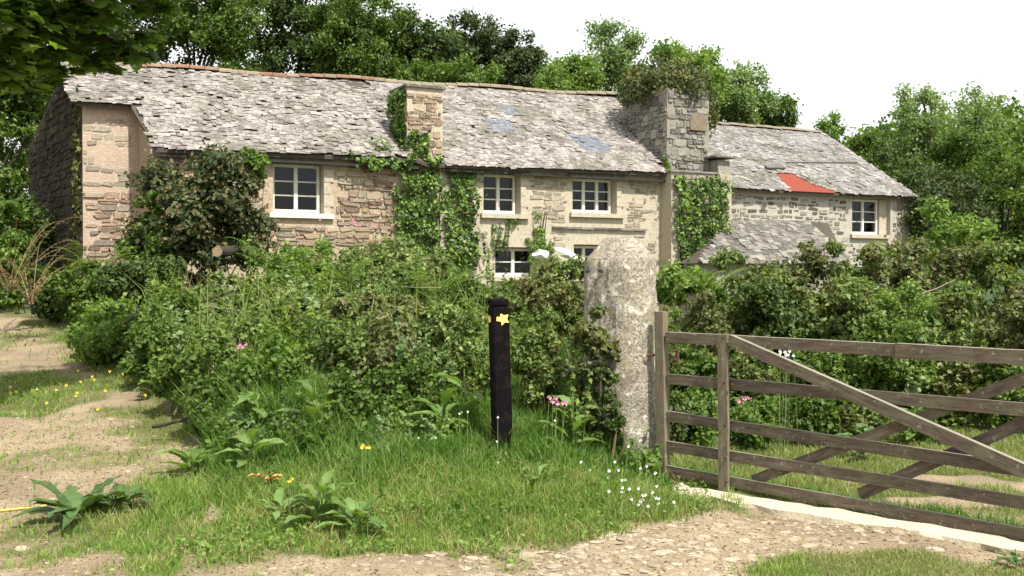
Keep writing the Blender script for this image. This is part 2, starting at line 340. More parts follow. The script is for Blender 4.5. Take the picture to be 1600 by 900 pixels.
def turf_mask(x, Y):
    x = np.asarray(x, float); Y = np.asarray(Y, float); e = xb(Y) + (vnoise(x, Y, .5, 9) - .5) * .4
    bank = smooth(e - .05, e + .2, x)
    front = smooth(6.05, 6.5, Y + (vnoise(x, Y, .5, 2) - .5) * .6)           # grass bank starts
    # right: gravel apron left of the strip
    edge = np.interp(x, [-2, .0, .9, 1.5], [5.85, 6.15, 6.7, 7.5]) + (vnoise(x, Y, .35, 4) - .5) * .5 + (vnoise(x, Y, .12, 14) - .5) * .3
    front = smooth(edge - .3, edge + .45, Y)
    t = bank * front
    # beyond and beside the gate: patchy lawn
    lawn = (.35 + .6 * smooth(.38, .62, vnoise(x, Y, 1.1, 11))) * smooth(-.2, .35, Y + x - 9.75)
    t = np.maximum(t, np.where(x > 1.1, lawn, 0))
    for cx, cy, rx_, ry_ in ((2.45, 7.75, .55, .28), (3.6, 8.4, .8, .35), (3.2, 7.6, .5, .3), (4.6, 8.2, .8, .5)):
        t = np.where(x > 1.3, t * (1 - .95 * smooth(0, .6, 1 + (vnoise(x, Y, .3, 5) - .5) * 1.2 - ((x - cx) / rx_) ** 2 - ((Y - cy) / ry_) ** 2)), t)
    # green patch bottom right
    t = np.maximum(t, .8 * smooth(-.3, .7, 1 + (vnoise(x, Y, .25, 15) - .5) * 1.3 - ((x - 2.3) / .95) ** 2 - ((Y - 5.75) / .5) ** 2))
    # green patches on the left track
    for cx, cy, rx_, ry_, a in ((-5.2, 11.0, 1.1, 1.5, .9), (-2.9, 6.9, .6, .4, .75), (-3.4, 6.2, .9, .5, .5), (-3.6, 8.4, .8, .4, .55), (-6.5, 14.5, 1.5, 1.2, .5), (-2.0, 5.9, .5, .3, .4), (-3.8, 9.6, 1.2, .9, .35), (-4.6, 7.2, .8, .7, .45)):
        t = np.maximum(t, a * smooth(-.3, .8, (vnoise(x, Y, .35, 41) - .5) * 1.1 + 1 - ((x - cx) / rx_) ** 2 - ((Y - cy) / ry_) ** 2))
    t = np.maximum(t, np.where(x < xb(Y) + .1, .75 * smooth(-.75, -.05, x - xb(Y) + (vnoise(x, Y, .4, 91) - .5) * .9), 0))
    t = np.maximum(t, np.where(Y > 19, .9, 0)); return t
V = np.stack([GX, GY, GZ], -1).reshape(-1, 3)
ii = (np.arange(ny - 1)[:, None] * nx + np.arange(nx - 1)[None]).ravel()
me = mesh_of('ground', V, [np.stack([ii, ii + 1, ii + nx + 1, ii + nx], 1)], True)
a_ = me.attributes.new('turf', 'FLOAT', 'POINT'); a_.data.foreach_set('value', turf_mask(GX, GY).ravel().astype(np.float32))
a_ = me.attributes.new('wood', 'FLOAT', 'POINT'); a_.data.foreach_set('value', np.clip(smooth(24, 40, GY), 0, 1).ravel().astype(np.float32))
ground = link('ground', me, M['ground']); tag(ground, 'bare earth track and turf sloping up from the gravel', kind='structure')

# ------------------------------------------------------------------ building frame
A = radians(27); ca, sa = cos(A), sin(A)
OX, OY = -6.65, 18.99
def fy(px): return 23.5 * 2990 / (3940 - px)
def U(px, v=0.0):
    """local u of the line v where the sight line px meets it"""
    k = (px - 800) / F
    return (k * (OY + v * ca) - OX + v * sa) / (ca - k * sa)
def ZZ(px, py, v=0.0):
    u = U(px, v); Y = OY + u * sa + v * ca; return EYE + (HOR - py) / F * Y
def L2W(u, v, z): return np.array([OX + u * ca - v * sa, OY + u * sa + v * ca, z])
def on_slope(px, py, v0, z0, slope):
    """meet sight line with plane z = z0 + slope*(v-v0)  -> u, v, z"""
    lo, hi = v0 - 3, v0 + 6
    for _ in range(50):
        m = (lo + hi) / 2
        if ZZ(px, py, m) > z0 + slope * (m - v0): lo_ok = True
        else: lo_ok = False
        if (ZZ(px, py, m) - (z0 + slope * (m - v0))) > 0: lo = m
        else: hi = m
    return U(px, m), m, ZZ(px, py, m)

# ---- irregular stones
def stone_variant(seed):
    r = np.random.default_rng(seed)
    k = 8; ang = np.array([-.75, -.5, -.2, .2, .5, .8, 1.2, 1.7][:k]) * 0
    # rounded rectangle outline with jitter, unit size 1 x 1, proud 1 (towards -y)
    base = np.array([(-.5, -.36), (-.36, -.5), (.36, -.5), (.5, -.36), (.5, .36), (.36, .5), (-.36, .5), (-.5, .36)])
    base = base + r.normal(0, .055, (8, 2)); top = base * .9 + r.normal(0, .035, (8, 2))
    V = [(x, 0, z) for x, z in base] + [(x, -.75 - r.random() * .25, z) for x, z in top]
    F4 = [[i, (i + 1) % 8, 8 + (i + 1) % 8, 8 + i] for i in range(8)]
    return np.array(V), [np.array(F4), np.array([list(range(8, 16))])]
SV = [stone_variant(s) for s in range(10)]
SVM = {}
def stone_mesh(i, mat):
    key = (i, mat.name)
    if key not in SVM:
        me = mesh_of('stone', SV[i][0], SV[i][1]); me.materials.append(mat); SVM[key] = me
    return SVM[key]
def lay(rects, holes, hc=(.08, .17), wc=(.16, .42), rng=R, gap=.016):
    """uneven rubble in (a,b) rects, skipping holes -> list (a,b,w,h)"""
    out = []
    def put(a, b, w, h):
        wav = (vnoise(a, b, .55, 77) - .5) * .09; b = float(b + wav)
        for x0, x1, y0, y1 in holes:
            if a + w / 2 > x0 and a - w / 2 < x1 and b + h / 2 > y0 and b - h / 2 < y1: return
        for a0, a1, b0, b1 in rects:
            if a - w / 2 > a0 - .03 and a + w / 2 < a1 + .03 and b - h / 2 > b0 - .05 and b + h / 2 < b1 + .02:
                out.append((a + rng.normal(0, .004), b, w - gap * rng.uniform(.3, 1.5), h - gap * rng.uniform(.3, 1.3))); return
    for a0, a1, b0, b1 in rects:
        b = b0
        while b < b1:
            h = rng.uniform(*hc) * 1.15; a = a0 - rng.uniform(0, .1)
            while a < a1:
                q = rng.random()
                if q < .28:
                    w = rng.uniform(wc[0], wc[1]); k = rng.uniform(.35, .65); put(a + w / 2, b + h * k / 2, w, h * k)
                    w1 = w * rng.uniform(.3, .7); hh = h * (1 - k)
                    put(a + w1 / 2, b + h * k + hh / 2, w1, hh); put(a + w1 + (w - w1) / 2, b + h * k + hh / 2, w - w1, hh)
                elif q < .5: w = rng.uniform(wc[0] * .35, wc[0] * .8); put(a + w / 2, b + h / 2, w, h * rng.uniform(.7, 1.05))
                else: w = rng.uniform(*wc); put(a + w / 2, b + h / 2, w, h * rng.uniform(.75, 1.05))
                a += w
            b += h
    return out
def place_stones(parent, st, mat, frame, single=300, proud=(.012, .035), key=None, rng=R):
    """frame(a,b) -> origin; rotation about z of the plane's own frame given by frame.rz"""
    if key: st = sorted(st, key=key)
    mb = MB()
    for n, (a, b, w, h) in enumerate(st):
        i = rng.integers(10); p = rng.uniform(*proud); rr = rng.normal(0, .06); ori = frame(a, b)
        if n < single:
            o = link('stone', stone_mesh(int(i), mat), None, parent, ori); o.rotation_euler = (0, rr, frame.rz); o.scale = (w, p, h)
        else:
            V = SV[i][0] * np.array([w, p, h]); c, s = cos(rr), sin(rr)
            V = np.stack([V[:, 0] * c + V[:, 2] * s, V[:, 1], -V[:, 0] * s + V[:, 2] * c], 1)
            c, s = cos(frame.rz), sin(frame.rz); V = np.stack([V[:, 0] * c - V[:, 1] * s, V[:, 0] * s + V[:, 1] * c, V[:, 2]], 1)
            mb.add(V + np.array(ori), SV[i][1])
    if mb.n: tag(mb.build('stonework', mat, parent), kind='stuff')
class Fr:
    def __init__(s, f, rz=0): s.f = f; s.rz = rz
    def __call__(s, a, b): return s.f(a, b)
def wall_boxes(mb, u0, u1, z0, z1, holes, v0, v1):
    cuts = sorted({u0, u1} | {q for h in holes for q in h[:2] if u0 < q < u1})
    for a, b in zip(cuts[:-1], cuts[1:]):
        hs_ = sorted([h for h in holes if h[0] <= a + 1e-6 and h[1] >= b - 1e-6], key=lambda h: h[2]); z = z0
        for h in hs_:
            if h[2] > z: mb.box((a, v0, z), (b, v1, min(h[2], z1)))
            z = max(z, h[3])
        if z < z1: mb.box((a, v0, z), (b, v1, z1))
# ---- windows: white casements with glazing bars
def window(parent, u0, u1, z0, z1, v, lights, rows, sill=True, label=None, mull=.075, bar=.026):
    """frame set back at depth v"""
    root = bpy.data.objects.new('window', None); COL.objects.link(root); root.parent = parent; root.location = ((u0 + u1) / 2, v, z0)
    if label: root['label'] = label
    w = (u1 - u0) / 2; h = z1 - z0; f = MB(); fw = .06
    f.box((-w, -.03, 0), (-w + fw, .05, h)); f.box((w - fw, -.03, 0), (w, .05, h))
    f.box((-w + fw, -.03, h - fw), (w - fw, .05, h)); f.box((-w + fw, -.04, 0), (w - fw, .05, fw + .02))
    n = lights; cw = (2 * w - 2 * fw - (n - 1) * mull) / n
    for i in range(1, n):
        x = -w + fw + i * cw + (i - 1) * mull; f.box((x, -.033, fw + .02), (x + mull, .047, h - fw))
    f.build('frame', M['white_paint'], root)
    for i in range(n):
        x = -w + fw + i * (cw + mull); zz0 = fw + .02; ch = h - fw - zz0
        for r in range(1, rows):
            g = MB(); z = zz0 + ch * r / rows; g.box((x, -.012, z - bar / 2), (x + cw, .028, z + bar / 2)); g.build('glazing_bar', M['white_paint'], root)
        for r in range(rows):
            g = MB(); za = zz0 + ch * r / rows + .012; zb = zz0 + ch * (r + 1) / rows - .012
            g.add([(x + .001, .01, za), (x + cw - .001, .01, za), (x + cw - .001, .01 + R.normal(0, .003), zb), (x + .001, .01, zb)], np.array([[0, 1, 2, 3]])); g.build('pane', M['glass'], root)
    if sill:
        g = MB(); g.box((-w - .1, -v - .09, -.1), (w + .22, .0 - .031, -.004)); g.build('sill', M['white_paint'] if sill == 1 else M['mortar_buff'], root)
    return root
# ---- slates
SLB = (np.array([[-.5, 0, 0], [.5, 0, 0], [.5, 1, 0], [-.5, 1, 0], [-.47, .02, 1], [.47, 0, 1], [.5, 1, 1], [-.5, 1, 1]]),
       [np.array([[4, 5, 6, 7], [0, 1, 5, 4], [1, 2, 6, 5], [3, 0, 4, 7]])])
SLM = {}
def slate_mesh(mat, k):
    if (mat.name, k) not in SLM:
        r = np.random.default_rng(k + 50); V = SLB[0].copy(); V[:, :2] += r.normal(0, .045, (8, 2)); V[4:, 2] += r.normal(0, .08, 4)
        me = mesh_of('slate', V, SLB[1]); me.materials.append(mat); SLM[(mat.name, k)] = (me, V)
    return SLM[(mat.name, k)]
def slates(parent, O, eu, ev, inside, La, Lb, mats, single=300, course=(.07, .1), width=(.09, .2), lift=.01, miss=.012, order=None, rng=R):
    """lay courses on plane O + a*eu + b*ev (b up-slope, from eaves); inside(a,b)->bool or material key"""
    O = np.array(O, float); eu = np.array(eu, float); ev = np.array(ev, float); nn = np.cross(eu, ev)
    items = []; b = -.03; row = 0
    while b < Lb:
        c = rng.uniform(*course) * (1 - .25 * b / Lb); a = La[0] - rng.uniform(0, .15)
        while a < La[1]:
            w = rng.uniform(*width); ma = inside(a + w / 2, b + c / 2)
            if ma and rng.random() > miss * (3.2 * float(vnoise(a, b, .45, 6)) ** 2): items.append((a + w / 2, b + rng.normal(0, .012), w * .985, c * 2.0, ma, 0))
            a += w
        b += c; row += 1
    if order: items.sort(key=order)
    joined = {}
    eul_base = Matrix((eu, ev, nn)).transposed()
    for n, (a, b, w, h, ma, _) in enumerate(items):
        k = int(rng.integers(6)); tilt = -.075 + rng.normal(0, .012) ; lf = .022 + abs(rng.normal(0, lift)); rz = rng.normal(0, .018); th = rng.uniform(.007, .014); ry = rng.normal(0, .015)
        if rng.random() < .05: lf += .02; rz += rng.normal(0, .12)
        if rng.random() < .02: b -= .06
        rot = eul_base @ Euler((tilt, ry, rz)).to_matrix(); loc = O + a * eu + b * ev + nn * lf
        me, V = slate_mesh(M[ma], k)
        if n < single:
            o = link('slate', me, None, parent, loc); o.rotation_euler = rot.to_euler(); o.scale = (w, h, th)
        else:
            X = (V * np.array([w, h, th])) @ np.array(rot).T + loc
            joined.setdefault(ma, MB()).add(X, SLB[1])
    for ma, mb in joined.items(): tag(mb.build('slating', M[ma], parent), kind='stuff')

# ================================================================== COTTAGE
cot = empty('stone_cottage', (OX, OY, 0), 'long two storey rubble stone cottage with pale lichened slate roof and white casements', 'cottage', rz=A)
EZ = 3.9; RV = 3.2; RZ0 = 6.02            # eaves, ridge depth, ridge height left
UE = 13.2                                 # far end
def ridge_z(u): return 6.02 + .028 * u
def win_rect(pa, pb, ya, yb, v=.22):
    return [U(pa, v), U(pb, v), ZZ((pa + pb) / 2, yb, v), ZZ((pa + pb) / 2, ya, v)]
WINS = [  # px left, px right, top, bottom, lights, rows
    (424, 499, 249, 334, 2, 3), (750, 804, 270, 335, 2, 3), (888, 953, 270, 334, 3, 3),
    (768, 832, 388, 432, 2, 2), (890, 950, 384, 432, 3, 3)]
wr = []; holes = []
for pa, pb, ya, yb, nl, nr in WINS:
    r_ = win_rect(pa, pb, ya, yb); r_[3] = min(r_[3], EZ - .1)
    wr.append(r_); holes.append((r_[0] - .02, r_[1] + .02, r_[2] - .02, r_[3] + .02))
zb = -.6
fw_ = MB(); wall_boxes(fw_, 0, UE, zb, EZ + .05, holes, 0, .5); wall = fw_.build('front_wall', M['mortar_buff'], cot)
# warm tinted stretch of walling lies in front as its own thin skin of lime mortar
mb = MB(); wall_boxes(mb, .003, U(622), zb, EZ + .04, holes, -.012, 0); mb.build('lime_facing', M['mortar_warm'], wall)
fr0 = Fr(lambda a, b: (a, -.012, b)); fr1 = Fr(lambda a, b: (a, 0, b))
big = [(h[0] - .12, h[1] + .24, h[2] - .2, h[3] + .6) for h in holes]
st = lay([(.1, U(622), 2.2, EZ - .02)], big, (.06, .15), (.16, .45))
place_stones(wall, st, M['stone_warm'], fr0, 130, (.02, .05), key=lambda s: (-s[0] if 3.2 < s[0] < 5 else 5) + 0 * s[1])
st = lay([(5.8, 11.3, 1.2, EZ - .02)], big, (.07, .15), (.16, .4))
st = [s for s in st if not (2.6 < s[1] < 2.73) and (vnoise(s[0], s[1], .7, 5) > .42 or R.random() < .3)]
place_stones(wall, st, M['stone_buff'], fr1, 90, (.006, .026), key=lambda s: abs(s[0] - 8.2) + (3 if s[1] < 2.7 else 0))
# drip course above the ground floor
mb = MB(); ud0 = U(862)
for i in range(7):
    g = MB(); a = ud0 + i * .36; b = ud0 + (i + 1) * .36 - .01
    g.box((a, -.07, 2.64 + R.normal(0, .006)), (min(b, 11.3), .0, 2.685)); g.build('drip_slate', M['slate_old'], wall)
# jamb stones beside the windows (dressed pale quoins)
for r_, top in zip(wr[:3], (1, 1, 1)):
    z = r_[2] - .02; k = 0
    while z < r_[3] - .05:
        h = R.uniform(.16, .26); h = min(h, r_[3] + .02 - z)
        g = MB(); w = .2 if k % 2 else .13
        g.box((r_[1] + .024, -.035, z + .006), (r_[1] + .024 + w, .0 - .002, z + h - .006)); g.build('jamb_stone', M['mortar_buff'], wall)
        z += h; k += 1
    g = MB(); g.box((r_[0] - .15, -.03, r_[3] + .03), (r_[1] + .25, -.002, EZ + .03)); g.build('lintel', M['stone_grey'], wall)
for r_, wd in zip(wr, WINS):
    window(cot, r_[0], r_[1], r_[2], r_[3], .22, wd[4], wd[5], sill=1 if wd[0] < 700 else 2)
# dark room behind
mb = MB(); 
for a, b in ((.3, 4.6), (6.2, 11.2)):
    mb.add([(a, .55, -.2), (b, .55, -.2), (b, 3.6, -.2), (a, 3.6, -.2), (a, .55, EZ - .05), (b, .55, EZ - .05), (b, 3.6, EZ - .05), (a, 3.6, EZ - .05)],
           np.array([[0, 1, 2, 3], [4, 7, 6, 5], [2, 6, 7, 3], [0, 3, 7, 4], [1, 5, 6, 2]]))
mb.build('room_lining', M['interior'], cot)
# left end: set-back bay + gable (gable runs a little out of square)
VR = 1.65; UG = -1.08
g2 = np.array([-sin(radians(35.5 - 27)), cos(radians(35.5 - 27))])       # local direction of the gable line
def GP(t): return np.array([UG, VR]) + g2 * t
GL = 5.2; TA = (RV - VR) / g2[1]
# cheek wall of the main block
slope = (RZ0 - EZ) / RV
mb = MB()
def prism(mb, poly, d):
    poly = [np.array(p, float) for p in poly]; d = np.array(d, float); n = len(poly)
    V = poly + [p + d for p in poly]; q = [[i, (i + 1) % n, n + (i + 1) % n, n + i] for i in range(n)]
    mb.add(V, [np.array(q), np.array([list(range(n))[::-1]]), np.array([[n + i for i in range(n)]])])
zr = EZ + slope * VR
prism(mb, [(.0, 0.003, zb), (.0, VR, zb), (.0, VR, zr + .02), (.0, 0.003, EZ + .02)], (-.05, 0, 0)); mb.build('cheek_wall', M['stone_warm'], cot)
mb = MB(); mb.box((UG, VR, zb), (-.003, VR + .45, zr - .02)); bay = mb.build('bay_wall', M['render_pink'], cot)
st = lay([(UG + .02, -.06, 1.2, 3.35)], [], (.07, .14), (.18, .42)); place_stones(bay, st, M['stone_warm'], Fr(lambda a, b: (a, VR, b)), 70, (.015, .04))
rng_ = np.random.default_rng(3)
st = lay([(UG + .02, -.06, 3.35, zr - .2)], [(-.7, -.38, 3.75, 4.1)], (.09, .16), (.2, .45), rng_); st = [s for s in st if rng_.random() < .85]
place_stones(bay, st, M['stone_buff'], Fr(lambda a, b: (a, VR, b)), 40, (.006, .022))
mb = MB(); pR = GP(GL); pA = GP(TA); zap = ridge_z(UG) - .12
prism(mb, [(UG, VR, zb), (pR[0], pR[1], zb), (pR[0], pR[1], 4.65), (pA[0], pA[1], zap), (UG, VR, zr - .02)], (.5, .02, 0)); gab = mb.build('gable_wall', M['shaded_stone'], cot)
rzg = atan2(-g2[1], -g2[0])
fr = Fr(lambda a, b: (*(GP(a)), b), rzg)
st = lay([(.05, GL - .05, .8, 4.6)], [], (.09, .18), (.2, .45)); st += [s for s in lay([(.4, GL - .3, 4.6, 5.8)], [], (.09, .18), (.2, .45)) if s[1] < min(zr + slope * s[0], zap - (zap - 4.65) / (GL - TA) * max(0, s[0] - TA)) - .15]
place_stones(gab, st, M['stone_gable_shade'], fr, 40, (.02, .05), key=lambda s: s[0] - s[1] * .3)
# rear wall & far gable
mb = MB(); mb.box((UG + 1.2, 6.3, zb), (UE, 6.7, EZ)); mb.build('rear_wall', M['stone_dark'], cot)
mb = MB(); prism(mb, [(UE, .503, zb), (UE, 6.3, zb), (UE, 6.3, EZ), (UE, RV, 6.2), (UE, .503, EZ + .2)], (-.4, 0, 0)); mb.build('end_wall', M['stone_dark'], cot)
# roof
def eave_z(u): return EZ + .05 + (0.05 if u < 5.3 else -.03) + .012 * (u - 6)
mb = MB()
NU = 60; us = np.linspace(UG - .12, UE, NU); Vt = []
for u in us:
    zr_ = ridge_z(u) + .03 * sin(u * 1.7) + .02 * sin(u * 4.1)
    v0 = -.22 if u > -.05 else VR - .18
    ze = eave_z(u) + (zr_ - eave_z(u)) * ((v0 + .22) / (RV + .22))
    uu = u - (.12 if u < -.05 else 0)
    for v, z in ((v0, ze), (RV, zr_), (RV + 3.35, eave_z(u) - .1 if u > 0 else 4.6)):
        Vt.append((u - (g2[0] * -1) * 0, v, z))
Vt = np.array(Vt); nV = len(Vt); i = np.arange(NU - 1)[:, None] * 3
Q = np.concatenate([i + np.array([[0, 3, 4, 1]]), i + np.array([[1, 4, 5, 2]])])
V2 = np.concatenate([Vt, Vt - np.array([0, 0, .07])]); e0 = i[:, 0]
side = np.concatenate([np.stack([e0, e0 + nV, e0 + 3 + nV, e0 + 3], 1)])
ends = np.array([[0, 1, 1 + nV, nV], [1, 2, 2 + nV, 1 + nV], [nV - 3, nV - 3 + nV, nV - 2 + nV, nV - 2], [nV - 2, nV - 2 + nV, nV - 1 + nV, nV - 1]])
mb.add(V2, [np.concatenate([Q, Q[:, ::-1] + nV, side, ends])]); roof = mb.build('roof', M['underlay'], cot)
ra = U(742), 0
eu = np.array([1, 0, .028 * .5]); eu /= np.linalg.norm(eu)
p0 = np.array([0, -.22, eave_z(0)]); pr = np.array([0, RV, ridge_z(0)])
def slope_frame(u):
    a = np.array([0, RV + .22, ridge_z(u) - eave_z(u)]); return a, np.linalg.norm(a)
def patch_poly(pts):
    q = []
    for px, py in pts:
        u, v, z = on_slope(px, py, -.22, eave_z(8), (ridge_z(8) - eave_z(8)) / (RV + .22)); q.append((u, (v + .22) / (RV + .22) * 3.96))
    return q
def inpoly(a, b, P):
    c = False; j = len(P) - 1
    for i in range(len(P)):
        if (P[i][1] > b) != (P[j][1] > b) and a < (P[j][0] - P[i][0]) * (b - P[i][1]) / (P[j][1] - P[i][1]) + P[i][0]: c = not c
        j = i
    return c
BP = [patch_poly([(752, 186), (790, 186), (806, 205), (770, 207)]), patch_poly([(886, 216), (925, 214), (957, 241), (915, 243)]), patch_poly([(778, 165), (800, 165), (806, 178), (790, 178)])]
CH1 = (5.0, 5.8, 0.0, .84); CH2 = (11.5, 12.77, 0, 1.87)
# two fields of slating, split at the small chimney
for u0, u1, sgl in ((UG - .15, 5.35, 200), (5.35, UE, 100)):
    um = (u0 + u1) / 2; av, Lb = slope_frame(um); e_v = av / Lb
    zs0 = eave_z(um); du = np.array([1, 0, .02]); du /= np.linalg.norm(du); e_v = e_v - du * np.dot(e_v, du); e_v /= np.linalg.norm(e_v)
    Oo = np.array([um, -.24, zs0 + .0]); 
    def ins(a, b, um=um, Lb=Lb):
        u = um + a; v = -.22 + b / Lb * (RV + .22)
        if u < -.03 and v < VR - .2: return None
        if u > 11.35 and v < .1: return None
        for c in (CH1, CH2):
            if c[0] - .02 < u < c[1] + .02 and v < c[3]: return None
        if b > Lb - .1: return None
        for P in BP:
            if inpoly(u, b, P): return 'slate_blue'
        return 'slate'
    slates(roof, Oo, du, e_v, ins, (u0 - um, u1 - um), Lb, None, sgl, (.066, .09), (.075, .175), .01 if u0 < 0 else .004, .1 if u0 < 0 else .025,
           order=(lambda s: abs(s[0] + 1.2) + .5 * s[1]) if u0 < 0 else (lambda s: (s[4] != 'slate_blue', s[1])))
# extra slipped and broken slates on the rough left field
# ridge tiles
u = UG - .1; k = 0
while u < 12.4:
    w = .3 + R.uniform(-.02, .02); g = MB(); n = 6; pts = []
    for x in (0, w - .01):
        for q in range(n + 1):
            a = pi * q / n; pts.append((x, -.15 * cos(a), .035 + .1 * sin(a)))
            
    q = [[j, j + 1, n + 1 + j + 1, n + 1 + j] for j in range(n)]; g.add(pts, [np.array(q)[:, ::-1], np.array([list(range(n + 1))]), np.array([list(range(n + 1, 2 * n + 2))[::-1]])])
    o = g.build('ridge_tile', M['ridge_red'] if u < 5.5 else M['ridge_grey'], roof); o.location = (u, RV, ridge_z(u) - .03 + .03 * sin(u * 1.7)); o.rotation_euler = (R.normal(0, .03), -.02, R.normal(0, .02)); u += w; k += 1
# slate drip at eaves & bay roof edge
for a0, a1 in ((.0, 5.2), (5.75, 11.4)):
    g = MB(); g.box((a0, -.2, 0), (a1, -.12, .05)); o = g.build('eaves_board', M['interior'], roof); o.location = (0, 0, eave_z(a0) - .14); 
# chimneys
def chimney(parent, u0, u1, v0, v1, z0, z1, mat, smat, n1, label=None, cap=True, hc=(.09, .17), proud=(.01, .04)):
    m = MB(); m.box((u0, v0, z0), (u1, v1, z1)); ch = m.build('chimney', mat, parent)
    if label: ch['label'] = label
    st = lay([(u0 + .01, u1 - .01, z0, z1 - .02)], [], hc, (.14, .36)); place_stones(ch, st, smat, Fr(lambda a, b: (a, v0, b)), n1, proud)
    st = lay([(0.01, v1 - v0 - .01, z0, z1 - .02)], [], hc, (.14, .36)); place_stones(ch, st, smat, Fr(lambda a, b: (u0, v1 - a, b), -pi / 2), n1, proud)
    if cap:
        m = MB(); m.box((u0 - .05, v0 - .05, z1), (u1 + .05, v1 + .05, z1 + .05)); m.build('capping_slab', M['stone_dark'], ch)
    return ch
c1 = chimney(cot, 5.0, 5.8, -.05, .84, EZ - .3, 5.5, M['mortar_buff'], M['stone_warm'], 25, 'slim rubble chimney near the middle with ivy up its left side')
c2 = chimney(cot, 11.54, 12.77, -.05, 1.87, EZ - .2, 6.02, M['mortar_grey'], M['stone_grey'], 55, 'broad grey stone chimney topped with ivy', cap=False, hc=(.1, .22), proud=(.015, .05))
m = MB(); m.box((11.4, -.42, zb), (13.16, -.003, 4.0)); base = m.build('chimney_breast', M['mortar_buff'], cot)
st = lay([(11.42, 13.14, 1.2, 4.0)], [], (.09, .18), (.2, .4)); place_stones(base, st, M['stone_buff'], Fr(lambda a, b: (a, -.42, b)), 20, (.01, .03))
m = MB(); prism(m, [(12.79, -.4, 4.003), (12.79, .6, 4.003), (12.79, .6, 4.4), (12.79, -.35, 4.35)], (.36, 0, 0)); m.build('chimney_shoulder', M['stone_grey'], cot)
m = MB(); m.box((12.6, -.5, 4.405), (13.3, .65, 4.44)); m.box((11.36, -.47, 4.003), (12.79, -.07, 4.04)); m.build('shoulder_slab', M['slate_grey'], cot)
# round-headed blocked flue opening on the broad chimney's front
m = MB(); uc = 12.42; zc = ZZ(1085, 192); pts = [(uc - .25, -.12, zc - .2), (uc + .25, -.12, zc - .2)] + [(uc + .25 * cos(a), -.12, zc + .02 + .2 * sin(a)) for a in np.linspace(0, pi, 9)]
prism(m, pts[::-1], (0, .1, 0)); m.build('flue_cover', M['ridge_grey'], c2)

# ================================================================== ANNEXE
UA0, UA1 = 13.2, 19.55; AE = 3.68; AR = 5.86; AV = 3.35
la = L2W(UA0, 0, 0)
ann = empty('stone_annexe', (la[0], la[1], 0), 'lower whitewashed rubble annexe on the right with a red patch in its slate roof', 'outbuilding', rz=A)
def AU(px, v=0): return U(px, v) - UA0
LA_ = UA1 - UA0
r_ = [AU(1323, .2), AU(1369, .2), ZZ(1345, 367, .2), min(ZZ(1345, 310, .2), AE - .06)]
ah = [(r_[0] - .02, r_[1] + .3, r_[2] - .02, r_[3] + .02)]
m = MB(); wall_boxes(m, 0, LA_, zb, AE + .05, ah, 0, .45); aw = m.build('front_wall', M['mortar_white'], ann)
big = [(ah[0][0] - .1, ah[0][1] + .05, ah[0][2] - .15, ah[0][3] + .3)]
st = lay([(.02, LA_ - .35, 2.0, AE - .05)], big, (.09, .17), (.16, .4)); st = [(a, b, w * .85, h * .75) for a, b, w, h in st if R.random() < .85]
place_stones(aw, st, M['stone_dark'], fr1, 180, (.006, .02), key=lambda s: -s[1])
# quoins at the right corner
z = 1.4; k = 0
while z < AE - .05:
    h = min(R.uniform(.14, .22), AE - z); g = MB(); w = .42 if k % 2 else .26; g.box((LA_ - w, -.03, z + .006), (LA_ + .02, -.002, z + h - .006)); g.build('quoin', M['stone_buff'], aw); z += h; k += 1
window(ann, r_[0], r_[1], r_[2], r_[3], .2, 2, 3, sill=2)
m = MB(); m.box((r_[1] + .02, .12, r_[2]), (r_[1] + .3, .4, r_[3])); m.build('blocked_light', M['mortar_buff'], aw)
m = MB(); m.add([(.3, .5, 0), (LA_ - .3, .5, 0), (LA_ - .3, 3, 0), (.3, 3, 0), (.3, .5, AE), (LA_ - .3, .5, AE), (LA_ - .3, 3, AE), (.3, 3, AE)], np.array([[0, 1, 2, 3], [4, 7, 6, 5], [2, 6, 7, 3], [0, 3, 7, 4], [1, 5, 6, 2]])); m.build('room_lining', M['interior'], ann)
m = MB(); prism(m, [(LA_, .453, zb), (LA_, 6.6, zb), (LA_, 6.6, AE), (LA_, AV, AR - .1), (LA_, .453, AE + .1)], (-.4, 0, 0)); m.build('end_wall', M['stone_buff'], ann)
m = MB(); m.box((0, 6.2, zb), (LA_ - .41, 6.6, AE)); m.build('rear_wall', M['stone_dark'], ann)
m = MB(); o1 = .2
P = [(0, -o1, AE + .03), (LA_ + .12, -o1, AE + .03), (LA_ + .12, AV, AR), (0, AV, AR), (LA_ + .12, 2 * AV + o1, AE), (0, 2 * AV + o1, AE)]
P2 = [(a, b, c - .06) for a, b, c in P]
m.add(P + P2, [np.array([[0, 1, 2, 3], [3, 2, 4, 5], [9, 8, 7, 6], [11, 10, 8, 9], [0, 6, 7, 1], [1, 7, 8, 2], [2, 8, 10, 4]])]); aroof = m.build('roof', M['underlay'], ann)
sl_a = (AR - AE - .03) / (AV + o1); Lb = math.hypot(AV + o1, AR - AE - .03)
def apt(px, py):
    u, v, z = on_slope(px, py, -o1, AE + .03, sl_a); return (u - UA0, (v + o1) / (AV + o1) * Lb)
RP = [apt(*p) for p in [(1208, 272), (1238, 273), (1268, 289), (1308, 301), (1309, 308), (1236, 308), (1230, 295)]]
ev_ = np.array([0, AV + o1, AR - AE - .03]) / Lb
slates(aroof, (0, -o1 - .02, AE + .03), (1, 0, 0), ev_, lambda a, b: None if (inpoly(a, b, RP) or inpoly(a, b + .08, RP) or b > Lb - .08 or a > LA_ + .14) else 'slate_grey', (0, LA_ + .12), Lb, None, 300, (.066, .088), (.075, .17), .004, .015, order=lambda s: s[1])
nrm = np.cross((1, 0, 0), ev_)
